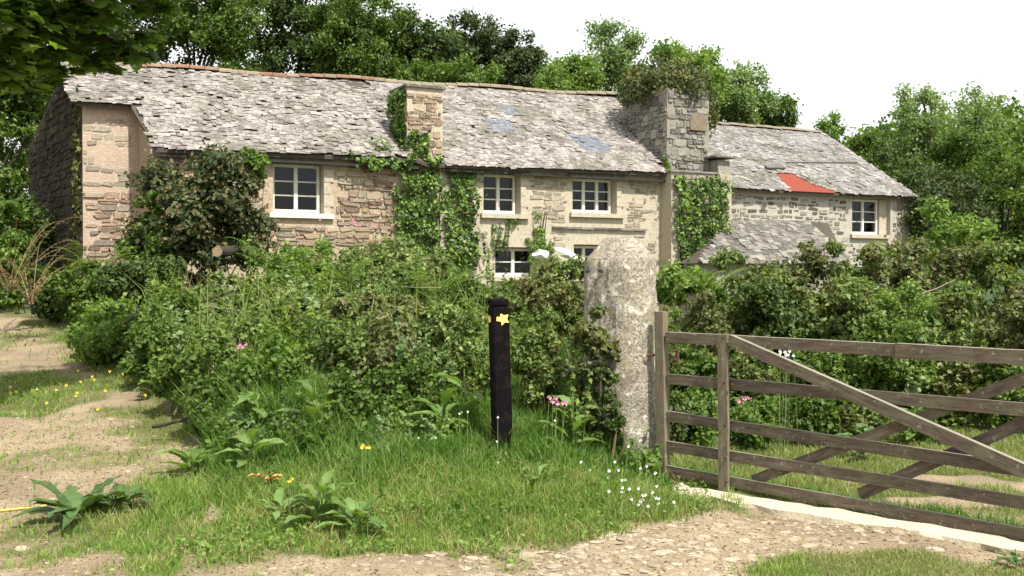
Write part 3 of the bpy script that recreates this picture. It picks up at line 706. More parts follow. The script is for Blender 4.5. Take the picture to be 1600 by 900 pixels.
m = MB(); V = [np.array([0, -o1, AE + .03]) + np.array([a, 0, 0]) + ev_ * max(b, -.03) + nrm * .022 for a, b in RP]; prism(m, V[::-1], nrm * -.012); m.build('exposed_red_underlay', M['red_sheet'], aroof)
for (pa, ya), (pb, yb_), w_, hh in (((1196, 268), (1225, 268), .16, .05), ((1225, 258), (1338, 258), .03, .02)):
    a, b = apt(pa, ya), apt(pb, yb_); c0 = np.array([0, -o1, AE + .03]); 
    m = MB(); prism(m, [c0 + np.array([a[0], 0, 0]) + ev_ * (a[1]) + nrm * .06, c0 + np.array([b[0], 0, 0]) + ev_ * b[1] + nrm * .06, c0 + np.array([b[0], 0, 0]) + ev_ * (b[1] + w_) + nrm * .06, c0 + np.array([a[0] + .05, 0, 0]) + ev_ * (a[1] + w_) + nrm * .06], nrm * hh); m.build('lifted_slate', M['slate_old'], aroof)
for i in range(20):
    g = MB(); n = 5; w = LA_ / 20; pts = [(x, -.13 * cos(pi * q / n), .02 + .08 * sin(pi * q / n)) for x in (0, w) for q in range(n + 1)]
    g.add(pts, [np.array([[j + 1, j, n + 1 + j, n + 2 + j] for j in range(n)])]); o = g.build('ridge_tile', M['ridge_grey'], aroof); o.location = (i * w, AV, AR + R.normal(0, .008))
# hipped lean-to porch roof in front of the annexe
u0, u1 = AU(1140), AU(1292); zt = ZZ(1210, 346); vf = -1.5; f0, f1 = AU(1098, vf), AU(1328, vf); zf = ZZ(1210, 412, vf)
m = MB(); m.add([(u0, -.01, zt), (u1, -.01, zt), (f1, vf, zf), (f0, vf, zf), (f0, -.01, zf), (f1, -.01, zf)], [np.array([[3, 2, 1, 0]]), np.array([[4, 3, 0], [2, 5, 1]]), np.array([[3, 4, 5, 2]])]); por = m.build('lean_to_roof', M['underlay'], ann)
av = np.array([0, -vf, zt - zf]); Lp = np.linalg.norm(av)
slates(por, ((u0 + u1) / 2, vf, zf), (1, 0, 0), av / Lp, lambda a, b: 'slate_old' if (f0 + (u0 - f0) * b / Lp) < a + (u0 + u1) / 2 < (f1 + (u1 - f1) * b / Lp) else None, (f0 - (u0 + u1) / 2, f1 - (u0 + u1) / 2), Lp, None, 0, (.1, .13), (.13, .24), .006, .01)
m = MB(); m.box((f0 + .15, vf + .15, zb), (f1 - .15, -.003, zf - .0)); m.build('lean_to_wall', M['mortar_grey'], ann)

# ================================================================== plant builders
def limb(mb, a, b, r0, r1, bend=.15, k=6, n=5, rng=R):
    a = np.array(a, float); b = np.array(b, float); L = np.linalg.norm(b - a); o = rng.normal(0, bend * L, 3)
    t = np.linspace(0, 1, n)[:, None]; P = a + (b - a) * t + o * (t * (1 - t)) * 1.2
    mb.tube(P, np.linspace(r0, r1, n), k, cap=False); return P
def tree(px, ytop, Y, hwpx, ybot, mat, label, n=16000, leaf=.15, name='broadleaf_tree', blobs=70, gap=.0, seed=0, trunk_r=.2, group=None, shell=.5):
    rng = np.random.default_rng(abs(seed + int(px))); top = W(px, ytop, Y); bot = W(px, ybot, Y); rx_ = hwpx / F * Y; rz_ = (top[2] - bot[2]) / 2
    cx, cy, cz = top[0], Y, (top[2] + bot[2]) / 2; g0 = float(height(cx, cy, False))
    root = empty(name, (cx, cy, g0), label, 'tree', group)
    B = []
    for i in range(blobs):
        d = unit(rng.normal(0, 1, 3)); r = rng.random() ** .45; br = rng.uniform(.1, .3) * min(rx_, rz_ * 1.1)
        B.append((cx + d[0] * r * (rx_ - br * .6), cy + d[1] * r * rx_ * .8, cz + d[2] * r * (rz_ - br * .6), br))
    B = np.array(B); B[:, 2] += top[2] - np.max(B[:, 2] + B[:, 3] * .75); n = int(n * 1.05); C, N = blob_points(B, n, rng, shell, .75); N = unit(N + np.array([0, 0, .5]))
    n = len(C); C = C + rng.normal(0, .09, (n, 3)); V, Fx = leaves(C, N, leaf * .88 * rng.uniform(.5, 1.3, n), KITE, .8, .4, rng)
    crown = link('crown', mesh_of('crown', V - np.array([cx, cy, g0]), [Fx]), mat, root)
    mb = MB(); base = np.array([cx, cy, g0 - .2]); fork = np.array([cx + rng.normal(0, .2), cy, max(g0 + 1.2, cz - rz_ * .75)])
    limb(mb, base, fork, trunk_r, trunk_r * .7, .03, 8, 6, rng)
    for i in rng.choice(len(B), min(9, len(B)), replace=False): limb(mb, fork, B[i, :3], trunk_r * .3, .015, .12, 5, 6, rng)
    mb.build('trunk', M['bark'], root, off=(cx, cy, g0)); return root
def bush(px, ytop, Y, hwpx, mat, label, n=6000, leaf=.07, name='bramble_bush', zlow=None, blobs=28, seed=0, cat='bush', group=None, depth=1.0, tmpl=KITE, stems=6, flat=.8, spiky=0, shell=.35):
    rng = np.random.default_rng(seed + int(px * 3 + ytop)); cx = (px - 800) / F * Y; zt = EYE + (HOR - ytop) / F * Y
    g0 = float(height(cx, Y, False)); zl = g0 if zlow is None else EYE + (HOR - zlow) / F * Y; rx_ = hwpx / F * Y; rz_ = (zt - zl) / 2 + .05; cz = (zt + zl) / 2 - .05
    root = empty(name, (cx, Y, g0), label, cat, group); B = []
    for i in range(blobs):
        d = unit(rng.normal(0, 1, 3)); r = rng.random() ** .4; br = rng.uniform(.16, .42) * min(rx_, rz_ * 1.2)
        B.append((cx + d[0] * r * (rx_ - br * .3), Y + d[1] * r * rx_ * .75 * depth, cz + d[2] * r * (rz_ - br * .7), br))
    B = np.array(B); B[:, 2] += zt - np.max(B[:, 2] + B[:, 3] * .75)
    C, N = blob_points(B, n, rng, shell, flat); N = unit(N + np.array([0, -.15, .5]))
    if spiky: C[:, 2] += (rng.random(n) ** 3) * spiky
    C[:, 2] = np.maximum(C[:, 2], g0 + .02)
    V, Fx = leaves(C, N, leaf * rng.uniform(.55, 1.35, n), tmpl, .65, .3, rng)
    link('foliage', mesh_of('foliage', V - np.array([cx, Y, g0]), [Fx]), mat, root)
    mb = MB()
    for i in range(stems):
        b = B[int(rng.integers(len(B)))]; limb(mb, (cx + rng.normal(0, rx_ * .25), Y + rng.normal(0, .1), g0 - .05), (b[0], b[1], b[2] + b[3] * .9), .012, .004, .2, 4, 6, rng)
    mb.build('stem', M['stem'], root, off=(cx, Y, g0)); return root

# ---- trees
tree(10, -70, 27, 140, 350, M['leaf_mid'], 'bright leafy tree filling the gap left of the dark gable', 24000, .14, seed=1)
tree(45, 60, 36, 110, 420, M['leaf_mid'], 'low dense tree closing the gap beneath the left hand canopy', 14000, .17, seed=44)
tree(60, -90, 33, 150, 300, M['leaf_dark'], 'dark tree far left behind the overhanging sycamore', 16000, .16, seed=2)
tree(195, -80, 31, 125, 180, M['leaf_dark'], 'dark tree rising behind the left end of the cottage ridge', 15000, .15, seed=3)
tree(325, -60, 30, 115, 175, M['leaf_mid'], 'fresh green tree behind the rough left half of the roof', 22000, .13, seed=4)
tree(455, -60, 33, 115, 185, M['leaf_dark'], 'dense dark tree behind the red ridge tiles', 22000, .14, seed=5)
tree(560, -30, 31.5, 80, 190, M['leaf_mid'], 'mid green tree left of the slim chimney, cut by the top edge', 17000, .13, seed=6)
tree(645, 6, 34, 95, 190, M['leaf_dark'], 'broad dark tree directly above the slim chimney', 24000, .14, seed=7)
tree(735, 22, 36, 80, 190, M['leaf_olive'], 'dark olive tree right of the slim chimney', 20000, .14, seed=8)
tree(808, 48, 35, 58, 190, M['leaf_olive'], 'last dark olive tree before the gap of white sky', 16000, .13, seed=9)
tree(700, 90, 30, 90, 190, M['leaf_mid'], 'low green tree just over the ridge right of the slim chimney', 14000, .12, seed=10)
tree(890, 88, 30, 62, 200, M['leaf_light'], 'yellow green young tree between the dark trees and the broad chimney', 14000, .12, seed=11, trunk_r=.12)
tree(960, 28, 33, 68, 200, M['leaf_pale'], 'tall pale airy ash left of the broad chimney', 8500, .13, name='ash_tree', blobs=80, seed=12, trunk_r=.15)
tree(1065, 62, 31, 80, 215, M['leaf_light'], 'light green ash behind the broad ivy topped chimney', 17000, .13, name='ash_tree', seed=13, trunk_r=.15)
tree(1150, 92, 32, 66, 240, M['leaf_pale'], 'pale ash sloping down right of the broad chimney', 11000, .13, name='ash_tree', seed=14, trunk_r=.15)
tree(1205, 150, 33, 42, 240, M['leaf_mid'], 'small green tree peeping over the annexe ridge', 6000, .12, seed=15, trunk_r=.1)
tree(1300, 178, 34, 34, 260, M['leaf_light'], 'thin sapling at the right end of the annexe ridge', 1800, .12, name='sapling', blobs=14, seed=16, trunk_r=.06)
tree(1355, 205, 33, 45, 330, M['leaf_mid'], 'slight green tree right of the annexe roof slope', 7000, .12, seed=17, trunk_r=.1)
tree(1432, 132, 34, 68, 300, M['leaf_pale'], 'tall light ash standing highest among the right hand trees', 8500, .13, name='ash_tree', blobs=80, seed=18, trunk_r=.14)
tree(1525, 130, 40, 60, 235, M['leaf_pale'], 'sparse ash with thin high twigs against the white sky', 2200, .15, name='ash_tree', blobs=60, seed=19, trunk_r=.1)
tree(1400, 225, 31, 80, 430, M['leaf_dark'], 'dense dark tree beside the annexe gable', 18000, .13, seed=20)
tree(1500, 200, 33, 85, 430, M['leaf_mid'], 'rounded green tree right of the dark one by the annexe', 20000, .13, seed=21)
tree(1590, 225, 29, 95, 430, M['leaf_mid'], 'leafy tree at the right edge above the hedge', 20000, .12, seed=22)
tree(1470, 255, 28, 80, 430, M['leaf_olive'], 'dull olive thorn tree low behind the annexe corner', 14000, .11, name='thorn_tree', seed=23)
tree(1120, 200, 45, 60, 420, M['leaf_dark'], 'distant dark tree glimpsed behind the ash trees', 3000, .2, seed=24)
for px_, Y_, l in ((-180, 20, 'dark tree outside the left edge shading the gable, nearer'), (-150, 27, 'dark tree outside the left edge shading the gable, farther')):
    tree(px_, -200, Y_, 170, 400, M['leaf_dark'], l, 9000, .25, seed=60, name='shade_tree')
# ---- distant wooded hill
rng = np.random.default_rng(5); n = 260; X = rng.uniform(55, 190, n); Y = rng.uniform(120, 260, n); Z = height(X, Y, False)
B = np.stack([X, Y, Z + 2, rng.uniform(3, 6, n)], 1); C, N = blob_points(B, 26000, rng)
V, Fx = leaves(C, N, rng.uniform(.8, 1.6, len(C)), KITE, .6, .3, rng)
tag(link('distant_wood', mesh_of('distant_wood', V, [Fx]), M['leaf_mid']), 'blurred wood covering the far hillside on the right', 'wood', kind='stuff')

# ---- overhanging sycamore, trunk just outside the frame on the left
rng = np.random.default_rng(11); sx, sy = -7.2, 8.6; sg = float(height(sx, sy, False))
syc = empty('sycamore_tree', (sx, sy, sg), 'big dark sycamore overhanging the top left corner with lobed leaves', 'tree')
mb = MB(); limb(mb, (sx, sy, sg - .2), (sx + .2, sy, 4.6), .32, .2, .02, 10, 8, rng)
ends = []
for ex, ey, ez in [(px, Y, py) for px, py, Y in ((60, 20, 9.5), (120, 55, 10), (190, 70, 10), (30, 90, 9.5), (150, 5, 9), (250, 10, 10), (10, 40, 8.5), (95, 100, 10.5), (-60, -60, 9), (60, -80, 9), (200, -60, 9.5))]:
    e = W(ex, ez, ey); ends.append(e); P_ = limb(mb, (sx + .2, sy, 4.5 if ez > 0 else 5), e, .07, .012, .12, 6, 8, rng)
    for q in (3, 5, 6): e2 = P_[q] + rng.normal(0, .35, 3); limb(mb, P_[q], e2, .02, .006, .1, 4, 4, rng); ends.append(e2)
mb.build('trunk', M['bark'], syc, off=(sx, sy, sg))
B = []
for px, py, Y, r in ((10, 20, 9, .5), (60, 30, 9.5, .5), (110, 20, 9.5, .45), (160, 15, 9.5, .4), (215, 5, 10, .35), (40, 80, 9.5, .38), (100, 75, 9.8, .35), (150, 62, 10, .32), (195, 78, 10, .22), (215, 92, 10, .14), (165, 98, 10, .14), (10, 110, 9, .25), (90, 108, 10, .17),
                    (120, 112, 10, .12), (-50, 60, 9, .6), (-60, -60, 9, .9), (60, -90, 9, .9), (180, -90, 9.5, .8), (280, -70, 10, .5), (-100, 0, 8.5, .9), (-150, -100, 8.6, 1.2), (255, 15, 10, .2), (222, 60, 10.2, .2), (60, 95, 9.5, .3), (35, 60, 9, .35), (95, 115, 10, .16), (150, 100, 10, .2), (180, 108, 10, .13), (228, 88, 10.1, .12), (130, 85, 10, .25), (75, 130, 9.8, .14), (20, 130, 9, .18)):
    p = W(px, py, Y); B.append((*p, r))
# the rest of the crown above and behind the frame
for i in range(22): d = unit(rng.normal(0, 1, 3)); B.append((sx + d[0] * 1.6 - .6, sy + d[1] * 2.2, 7.4 + d[2] * 1.6, .9))
C, N = blob_points(B, 12500, rng, .8, .6); N = unit(N * .3 + np.array([0, -.2, 1]))
V, Fx = leaves(C, N, .16 * rng.uniform(.6, 1.3, len(C)), LOBED, .35, .5, rng)
link('crown', mesh_of('crown', V - np.array([sx, sy, sg]), [Fx]), M['leaf_sycamore'], syc)

# ================================================================== shrubs and hedges
bush(318, 232, 17.2, 112, M['leaf_redtip'], 'big dark shrub with red tinged tips hiding the wall left of the first window', 26000, .1, 'large_shrub', blobs=34, seed=1, cat='shrub', stems=10)
bush(235, 300, 16.6, 45, M['leaf_mid'], 'greener shrub at the foot of the set back bay', 6000, .08, 'shrub', seed=2, cat='shrub')
bush(396, 232, 17.6, 32, M['leaf_light'], 'yellow green climber over the eaves left of the first window', 2600, .09, 'climbing_shrub', zlow=280, seed=3, cat='climber')
bush(70, 300, 22.0, 60, M['leaf_dark'], 'dark bush in shade against the gable foot', 5000, .1, 'shrub', seed=30, cat='shrub')
bush(15, 300, 21, 55, M['leaf_light'], 'sunny bush at the left edge beside the gable', 6000, .1, 'shrub', seed=31, cat='shrub')
bush(140, 405, 15.5, 60, M['leaf_mid'], 'low ferny bush under the gable corner', 5000, .07, 'bramble_bush', seed=32)
BR = 'leaf_bramble'
for a in [(225, 395, 14.2, 70, 'leaf_dark', 'dark bramble mound right of the gable ferns', 7000, .075),
          (285, 450, 11.8, 75, 'leaf_mid', 'bright nettle patch beside the earth track', 8000, .07),
          (370, 425, 12.6, 80, BR, 'bramble below the sawn log', 8500, .065),
          (455, 395, 14, 75, 'leaf_light', 'pale green bush under the first window', 6500, .075),
          (545, 385, 14.4, 75, BR, 'bramble in front of the warm stone wall', 7500, .07),
          (640, 388, 14.2, 75, BR, 'bramble at the foot of the ivy column', 7500, .07),
          (715, 432, 13.2, 62, 'leaf_mid', 'green bush just left of the black post, against the ivy', 6000, .065),
          (800, 436, 12.4, 55, BR, 'low bramble under the half hidden ground floor window', 5000, .065),
          (480, 452, 11.2, 85, BR, 'central bramble mound over the long grass', 9500, .06),
          (590, 455, 11.0, 85, 'leaf_brownish', 'brownish bramble mound in the middle of the bank', 9500, .06),
          (690, 470, 10.2, 70, BR, 'bramble behind the black waymark post', 8000, .055),
          (380, 500, 10.2, 80, BR, 'bramble with a pink flower on the left of the bank', 8500, .055),
          (290, 540, 9.8, 55, 'leaf_mid', 'nettles at the edge of the earth track', 6000, .06),
          (560, 540, 9.6, 90, 'leaf_mid', 'low green weeds above the long grass', 8500, .055),
          (700, 540, 9.2, 70, 'leaf_mid', 'leafy weeds just left of the black post', 7500, .05)]:
    bush(a[0], a[1], a[2], a[3], M[a[4]], a[5], a[6], a[7])
bush(868, 402, 9.9, 72, M[BR], 'tall hawthorn bush between the black post and the granite gatepost', 24000, .042, 'hawthorn_bush', seed=5, blobs=30, depth=.8)
bush(922, 478, 8.4, 44, M['leaf_ivy_dark'], 'dark ivy bush leaning on the left foot of the granite gatepost', 9000, .045, 'ivy_bush', seed=6, tmpl=IVYL, depth=.6)
bush(952, 585, 8.35, 30, M['leaf_dark'], 'small dark weeds at the base of the granite gatepost', 3000, .045, 'weed', seed=7)
# right-hand hedge behind the gate
for a in [(1075, 411, 14.2, 62, 'leaf_light', 'light green growth below the ivied chimney breast', 6000, .07),
          (1160, 389, 13.6, 70, BR, 'hedge bush below the lean-to roof', 8500, .065),
          (1245, 377, 13.8, 72, 'leaf_brownish', 'brownish hedge bush below the annexe wall', 8500, .065),
          (1325, 375, 13.6, 70, BR, 'hedge bush under the annexe window', 8500, .065),
          (1400, 372, 14.0, 70, 'leaf_brownish', 'tan leaved hedge bush below the annexe corner', 8500, .065),
          (1490, 377, 13.8, 75, 'leaf_brownish', 'brown green hedge bush right of the annexe', 9000, .065),
          (1580, 372, 13.5, 75, BR, 'hedge bush at the right edge of the frame', 9000, .065),
          (1105, 452, 12.0, 70, 'leaf_brownish', 'hedge bush above the hinge end of the gate', 8500, .055),
          (1200, 432, 12.0, 80, 'leaf_dark', 'darkest hedge bush above the top of the gate brace', 9500, .06),
          (1300, 427, 12.0, 75, BR, 'hedge bush in the middle of the gate view', 9500, .06),
          (1505, 437, 11.8, 80, BR, 'hedge bush above the right part of the gate', 9500, .06),
          (1600, 442, 11.6, 70, 'leaf_brownish', 'hedge bush behind the far end of the gate', 8500, .06),
          (1090, 542, 10.8, 55, 'leaf_mid', 'green weeds between granite post and gate upright', 5500, .055),
          (1180, 542, 11.2, 60, BR, 'low bramble seen through the left of the gate', 5500, .055),
          (1280, 542, 11.4, 65, 'leaf_mid', 'leafy weeds seen through the gate below the brace', 6000, .055),
          (1390, 527, 11.3, 65, 'leaf_mid', 'green shrub behind the crossing of the gate braces', 6500, .055),
          (1490, 542, 11.2, 60, BR, 'low bramble behind the right hand gate rails', 5500, .055),
          (1580, 542, 11.0, 60, 'leaf_mid', 'leafy clump behind the last gate rails', 5500, .055),
          (1500, 307, 22, 70, 'leaf_light', 'pale bush right of the annexe corner', 7000, .09)]:
    bush(a[0], a[1], a[2], a[3], M[a[4]], a[5], a[6], a[7], seed=40)
for a in [(1095, 612, 9.9, 45, 'leaf_mid', 'low weeds by the gate upright', 3000, .055), (1180, 628, 10.1, 50, 'leaf_light', 'low bright weeds just beyond the left gate rails', 3000, .055), (1265, 622, 10.3, 50, 'leaf_mid', 'low weeds just beyond the middle gate rails', 3000, .055), (1350, 628, 10.3, 45, BR, 'low bramble where the gate braces cross', 3000, .055)]:
    bush(a[0], a[1], a[2], a[3], M[a[4]], a[5], a[6], a[7], 'weed_clump', seed=41, spiky=.1, stems=3)
bush(1415, 445, 11.9, 58, M['leaf_light'], 'feathery bright green bush in the middle of the hedge', 9000, .05, 'feathery_bush', seed=8, spiky=.12)

for a in [(330, 530, 8.9, 50, 'leaf_mid', 'weedy clump on the left shoulder of the bank', 5000, .05), (430, 520, 9.0, 62, 'leaf_light', 'bright weedy clump behind the broad leaved dock', 5000, .05), (520, 505, 9.3, 62, BR, 'bramble clump over the long grass, centre', 6000, .05),
          (610, 500, 9.3, 62, 'leaf_brownish', 'brown tinged bramble clump over the long grass', 6000, .05), (640, 560, 8.7, 50, 'leaf_mid', 'low weeds behind the grey green dock', 4500, .045), (735, 500, 8.9, 45, BR, 'bramble sprays just left of the post top', 5500, .045),
          (560, 585, 8.55, 50, 'leaf_mid', 'low weeds sunk in the long grass', 3500, .045), (835, 520, 8.7, 42, BR, 'bramble just right of the black post', 5500, .042), (175, 470, 12.5, 70, 'leaf_light', 'bright weeds along the upper track edge', 6000, .065),
          (240, 480, 11.0, 60, 'leaf_mid', 'weeds spilling down to the track', 6000, .06), (95, 440, 16, 60, 'leaf_dark', 'dark bush standing in for the shaded hollow by the gable ferns', 5000, .08), (1040, 610, 9.6, 40, 'leaf_dark', 'dark weeds behind the hanging stile', 3500, .05),  # the dark bush by the gable is added in place of a shaded hollow
          (600, 375, 15.6, 70, BR, 'tall bramble at the foot of the warm wall', 7000, .07), (480, 378, 15.4, 60, 'leaf_light', 'tall weeds directly below the first window', 5500, .07)]:
    bush(a[0], a[1], a[2], a[3], M[a[4]], a[5], a[6], a[7], 'weed_clump' if 'weed' in a[5] else 'bramble_bush', seed=70, spiky=.12)
def weed(px, ytop, Y, n, mat, label, leaf=.09, seed=0, acc=None):
    rng = np.random.default_rng(seed + int(px)); x = (px - 800) / F * Y; g0 = float(height(x, Y)); zt = EYE + (HOR - ytop) / F * Y; H = max(zt - g0, .25); root = None if acc else empty('tall_weed', (x, Y, g0), label, 'plant'); mb = acc[1] if acc else MB(); Cs = []
    for i in range(n):
        b = np.array([x + rng.normal(0, .06), Y + rng.normal(0, .06), g0]); t = b + np.array([rng.normal(0, .12), rng.normal(0, .1), H * rng.uniform(.6, 1.)]); P = limb(mb, b, t, .005, .002, .08, 4, 8, rng)
        for q in np.linspace(.2, 1, 11):
            p = np.array([np.interp(q * 7, np.arange(8), P[:, k]) for k in range(3)])
            for k in range(3): Cs.append(np.concatenate([p + rng.normal(0, .035 * (1.3 - q), 3), [leaf * (1.25 - .6 * q) * rng.uniform(.7, 1.2)]]))
    Cs = np.array(Cs); V, Fx = leaves(Cs[:, :3], np.tile([0, -.3, 1.], (len(Cs), 1)), Cs[:, 3], KITE, .45, .8, rng); b = np.array([x, Y, g0])
    if acc: acc[0].add(V, [Fx]); return
    link('foliage', mesh_of('foliage', V - b, [Fx]), mat, root); mb.build('stem', M['stem_green'], root, off=b)
for a in [(255, 470, 10.6, 9, 'leaf_light', 'bright nettle clump standing over the track edge'), (290, 500, 9.9, 7, 'leaf_mid', 'nettles right of the brightest nettle clump'), (215, 490, 11.4, 6, 'leaf_light', 'nettles left of the brightest nettle clump'),
          (470, 560, 8.8, 6, 'leaf_light', 'pale leaved weed standing over the centre left docks'), (650, 505, 8.9, 8, 'leaf_pale', 'grey green thistly weed left of the black post'), (690, 520, 8.8, 7, 'leaf_pale', 'grey green weed beside the thistly one'),
          (665, 430, 11.5, 6, 'leaf_light', 'yellow green shoots behind the black post'), (410, 365, 13.8, 4, 'leaf_light', 'tall single shoot under the first window'), (842, 345, 14.5, 6, 'leaf_mid', 'tall sapling shoots between the middle windows'),
          (770, 375, 14.5, 5, 'leaf_mid', 'shoots rising in front of the half hidden window'), (905, 565, 8.2, 4, 'leaf_light', 'slim shoot at the left foot of the granite gatepost'), (540, 400, 12.5, 6, 'leaf_mid', 'weeds before the warm stone wall'),
          (870, 590, 8.4, 5, 'leaf_mid', 'weeds behind the pink campion by the black post'), (1010, 680, 8.2, 5, 'leaf_light', 'small bright weed at the right foot of the granite gatepost'), (1450, 640, 10.2, 6, 'leaf_mid', 'weeds between the crossed gate braces'), (1300, 640, 10.4, 7, 'leaf_light', 'bright green weeds seen through the middle gate rails'), (1100, 620, 9.6, 7, 'leaf_light', 'bright weeds seen between hanging stile and upright')]:
    weed(a[0], a[1], a[2], a[3], M[a[4]], a[5], .085 if a[2] > 10 else .07)
rw = np.random.default_rng(77); ACC = {k: (MB(), MB()) for k in ('leaf_light', 'leaf_mid', 'leaf_pale', 'fern')}
for i in range(95):
    if i < 62: px = rw.uniform(170, 900); Y = rw.uniform(8.7, 13.6); hgt = rw.uniform(.55, 1.0) * (1 if Y > 9.5 else .75); top = 372
    else: px = rw.uniform(1050, 1600); Y = rw.uniform(11.0, 13.8); hgt = rw.uniform(.9, 1.5); top = 392
    if (740 < px < 850 and Y > 10) or (px - 800) / F * Y < xb(Y) + .3: continue
    yt = HOR - (float(height((px - 800) / F * Y, Y, False)) + hgt - EYE) / Y * F; k = ['leaf_light', 'leaf_mid', 'leaf_pale', 'fern'][int(rw.integers(4))]
    weed(px, max(yt, top), Y, int(rw.integers(3, 8)), M[k], None, rw.uniform(.06, .13), i, ACC[k])
for i in range(26):
    px = rw.uniform(300, 930); Y = rw.uniform(8.0, 8.6)
    if abs(px - 786) < 45: continue
    yt = HOR - (float(height((px - 800) / F * Y, Y, False)) + rw.uniform(.25, .5) - EYE) / Y * F; k = ['leaf_light', 'leaf_mid', 'leaf_pale'][int(rw.integers(3))]
    weed(px, yt, Y, int(rw.integers(2, 5)), M[k], None, rw.uniform(.05, .1), 200 + i, ACC[k])
for k, lab in (('leaf_light', 'light green weeds tangled through brambles and hedge'), ('leaf_mid', 'mid green weeds tangled through brambles and hedge'), ('leaf_pale', 'greyish pale weeds tangled through brambles and hedge'), ('fern', 'yellow green bracken shoots tangled through brambles and hedge')):
    tag(ACC[k][0].build('weed_tangle', M[k]), lab, 'weeds', kind='stuff'); tag(ACC[k][1].build('weed_stalks', M['stem_green']), 'green stalks of the ' + lab.split(' tangled')[0], 'weeds', kind='stuff')
# ---- ivy on the walls
def ivy(name, label, regions, mat, u0=OX, leaf=.085, seed=0, stems=()):
    """regions: (ua,ub,za,zb, v, n, kind, thick)"""
    rng = np.random.default_rng(seed); Cs = []; Ns = []
    for ua, ub, za, zb_, v, n, kd, th in regions:
        a = rng.random(n); b = rng.random(n)
        if kd == 'front': keep = np.minimum(np.minimum(a, 1 - a) * (ub - ua), np.minimum(b, 1 - b) * (zb_ - za)) > vnoise(a * (ub - ua), b * (zb_ - za), .16, seed + 1) * .22 - .03
        else: keep = np.ones(n, bool)
        a = a[keep]; b = b[keep]; k = len(a); u = ua + (ub - ua) * a; z = za + (zb_ - za) * b
        bump = vnoise(u, z, .25, seed + 2) * th
        if kd == 'front': loc = np.stack([u, np.full(k, v) - .03 - bump * rng.random(k) ** .4, z], 1); N = np.tile([0, -1, .35], (k, 1))
        elif kd == 'left': loc = np.stack([np.full(k, v) - .03 - bump * rng.random(k), u, z], 1); N = np.tile([-1, 0, .3], (k, 1))
        else: # bushy block
            d = unit(rng.normal(0, 1, (k, 3))); r = rng.random(k)[:, None] ** .35
            loc = np.array([(ua + ub) / 2, v, (za + zb_) / 2]) + d * r * np.array([(ub - ua) / 2, th, (zb_ - za) / 2]); loc[:, 2] += (vnoise(loc[:, 0], loc[:, 1], .3, 3) - .5) * .45 + (rng.random(k) ** 6) * .3; N = d + np.array([0, 0, .3])
        Cs.append(loc); Ns.append(N)
    C = np.concatenate(Cs); N = np.concatenate(Ns)
    w = np.stack([OX + C[:, 0] * ca - C[:, 1] * sa, OY + C[:, 0] * sa + C[:, 1] * ca, C[:, 2]], 1); Nw = np.stack([N[:, 0] * ca - N[:, 1] * sa, N[:, 0] * sa + N[:, 1] * ca, N[:, 2]], 1)
    V, Fx = leaves(w, Nw, leaf * rng.uniform(.45, 1.3, len(w)), IVYL, .75, 1.2, rng)
    base = w[np.argmin(w[:, 2])]; root = empty(name, base, label, 'climber'); link('foliage', mesh_of('foliage', V - base, [Fx]), mat, root)
    mb = MB()
    for ua, ub, za, zb_, v, n, kd, th in regions[:1]:
        for i in range(5):
            if kd == 'left': u = rng.uniform(ua, ub); limb(mb, L2W(v - .03, u, za), L2W(v - .03, u + rng.normal(0, .1), zb_ - .8), .02, .008, .03, 4, 6, rng); continue
            u = rng.uniform(ua, ub); limb(mb, L2W(u, v - .03, za), L2W(u + rng.normal(0, .1), v - .03, zb_), .012, .004, .02, 4, 6, rng)
    mb.build('stem', M['bark'], root, off=base); return root
ivy('wall_ivy', 'glossy ivy covering the wall below the slim chimney and climbing its left side', [
    (U(612), U(692), 1.6, 4.15, -.0, 3400, 'front', .34), (U(690), U(748), 1.6, 3.85, 0, 1900, 'front', .24), (U(598), U(762), 1.5, 3.9, 0, 420, 'front', .1), (U(540), U(640), 3.72, 4.08, -.2, 800, 'front', .12),
    (-.05, .84, 4.2, 5.45, 5.0, 1100, 'left', .14), (U(632), U(668), 3.95, 4.6, -.07, 500, 'front', .12), (U(578), U(625), 4.05, 4.3, .1, 350, 'bush', .3)], M['leaf_ivy'], seed=1, leaf=.085)
ivy('chimney_breast_ivy', 'bright ivy sheet on the wall under the broad chimney', [
    (U(1032), U(1118), 1.4, 3.98, -.43, 3800, 'front', .26), (U(1026), U(1124), 1.6, 4.05, -.43, 260, 'front', .1), (U(1032), U(1044), 3.9, 4.4, -.1, 160, 'front', .1)], M['leaf_ivy'], seed=2, leaf=.085)
ivy('chimney_top_ivy', 'dark bushy ivy crowning the broad chimney and hanging down its right side', [
    (11.0, 13.3, 5.6, 6.75, .95, 8500, 'bush', 1.3), (12.5, 13.25, 5.0, 6.5, .35, 1800, 'bush', .5), (11.5, 12.7, 5.9, 6.12, -.05, 250, 'front', .15)], M['leaf_ivy_dark'], seed=3, leaf=.085)
ivy('gable_ivy', 'dark ivy creeping up the shaded gable beside the bay', [(VR, VR + 1.6, .5, 5.3, UG - .02, 1500, 'left', .16)], M['leaf_ivy_dark'], seed=9, leaf=.1)
ivy('wall_creeper', 'thin green creeper between the two middle upper windows', [
    (U(832), U(848), 2.1, 3.0, 0, 260, 'front', .1), (U(820), U(862), 1.9, 2.45, 0, 420, 'front', .12)], M['leaf_light'], seed=4, leaf=.075)
ivy('wall_creeper', 'straggling creeper under the sill of the window beside the ivy', [
    (U(762), U(795), 2.0, 2.75, 0, 220, 'front', .1), (U(790), U(815), 2.6, 2.9, 0, 120, 'front', .1)], M['leaf_mid'], seed=5, leaf=.07)

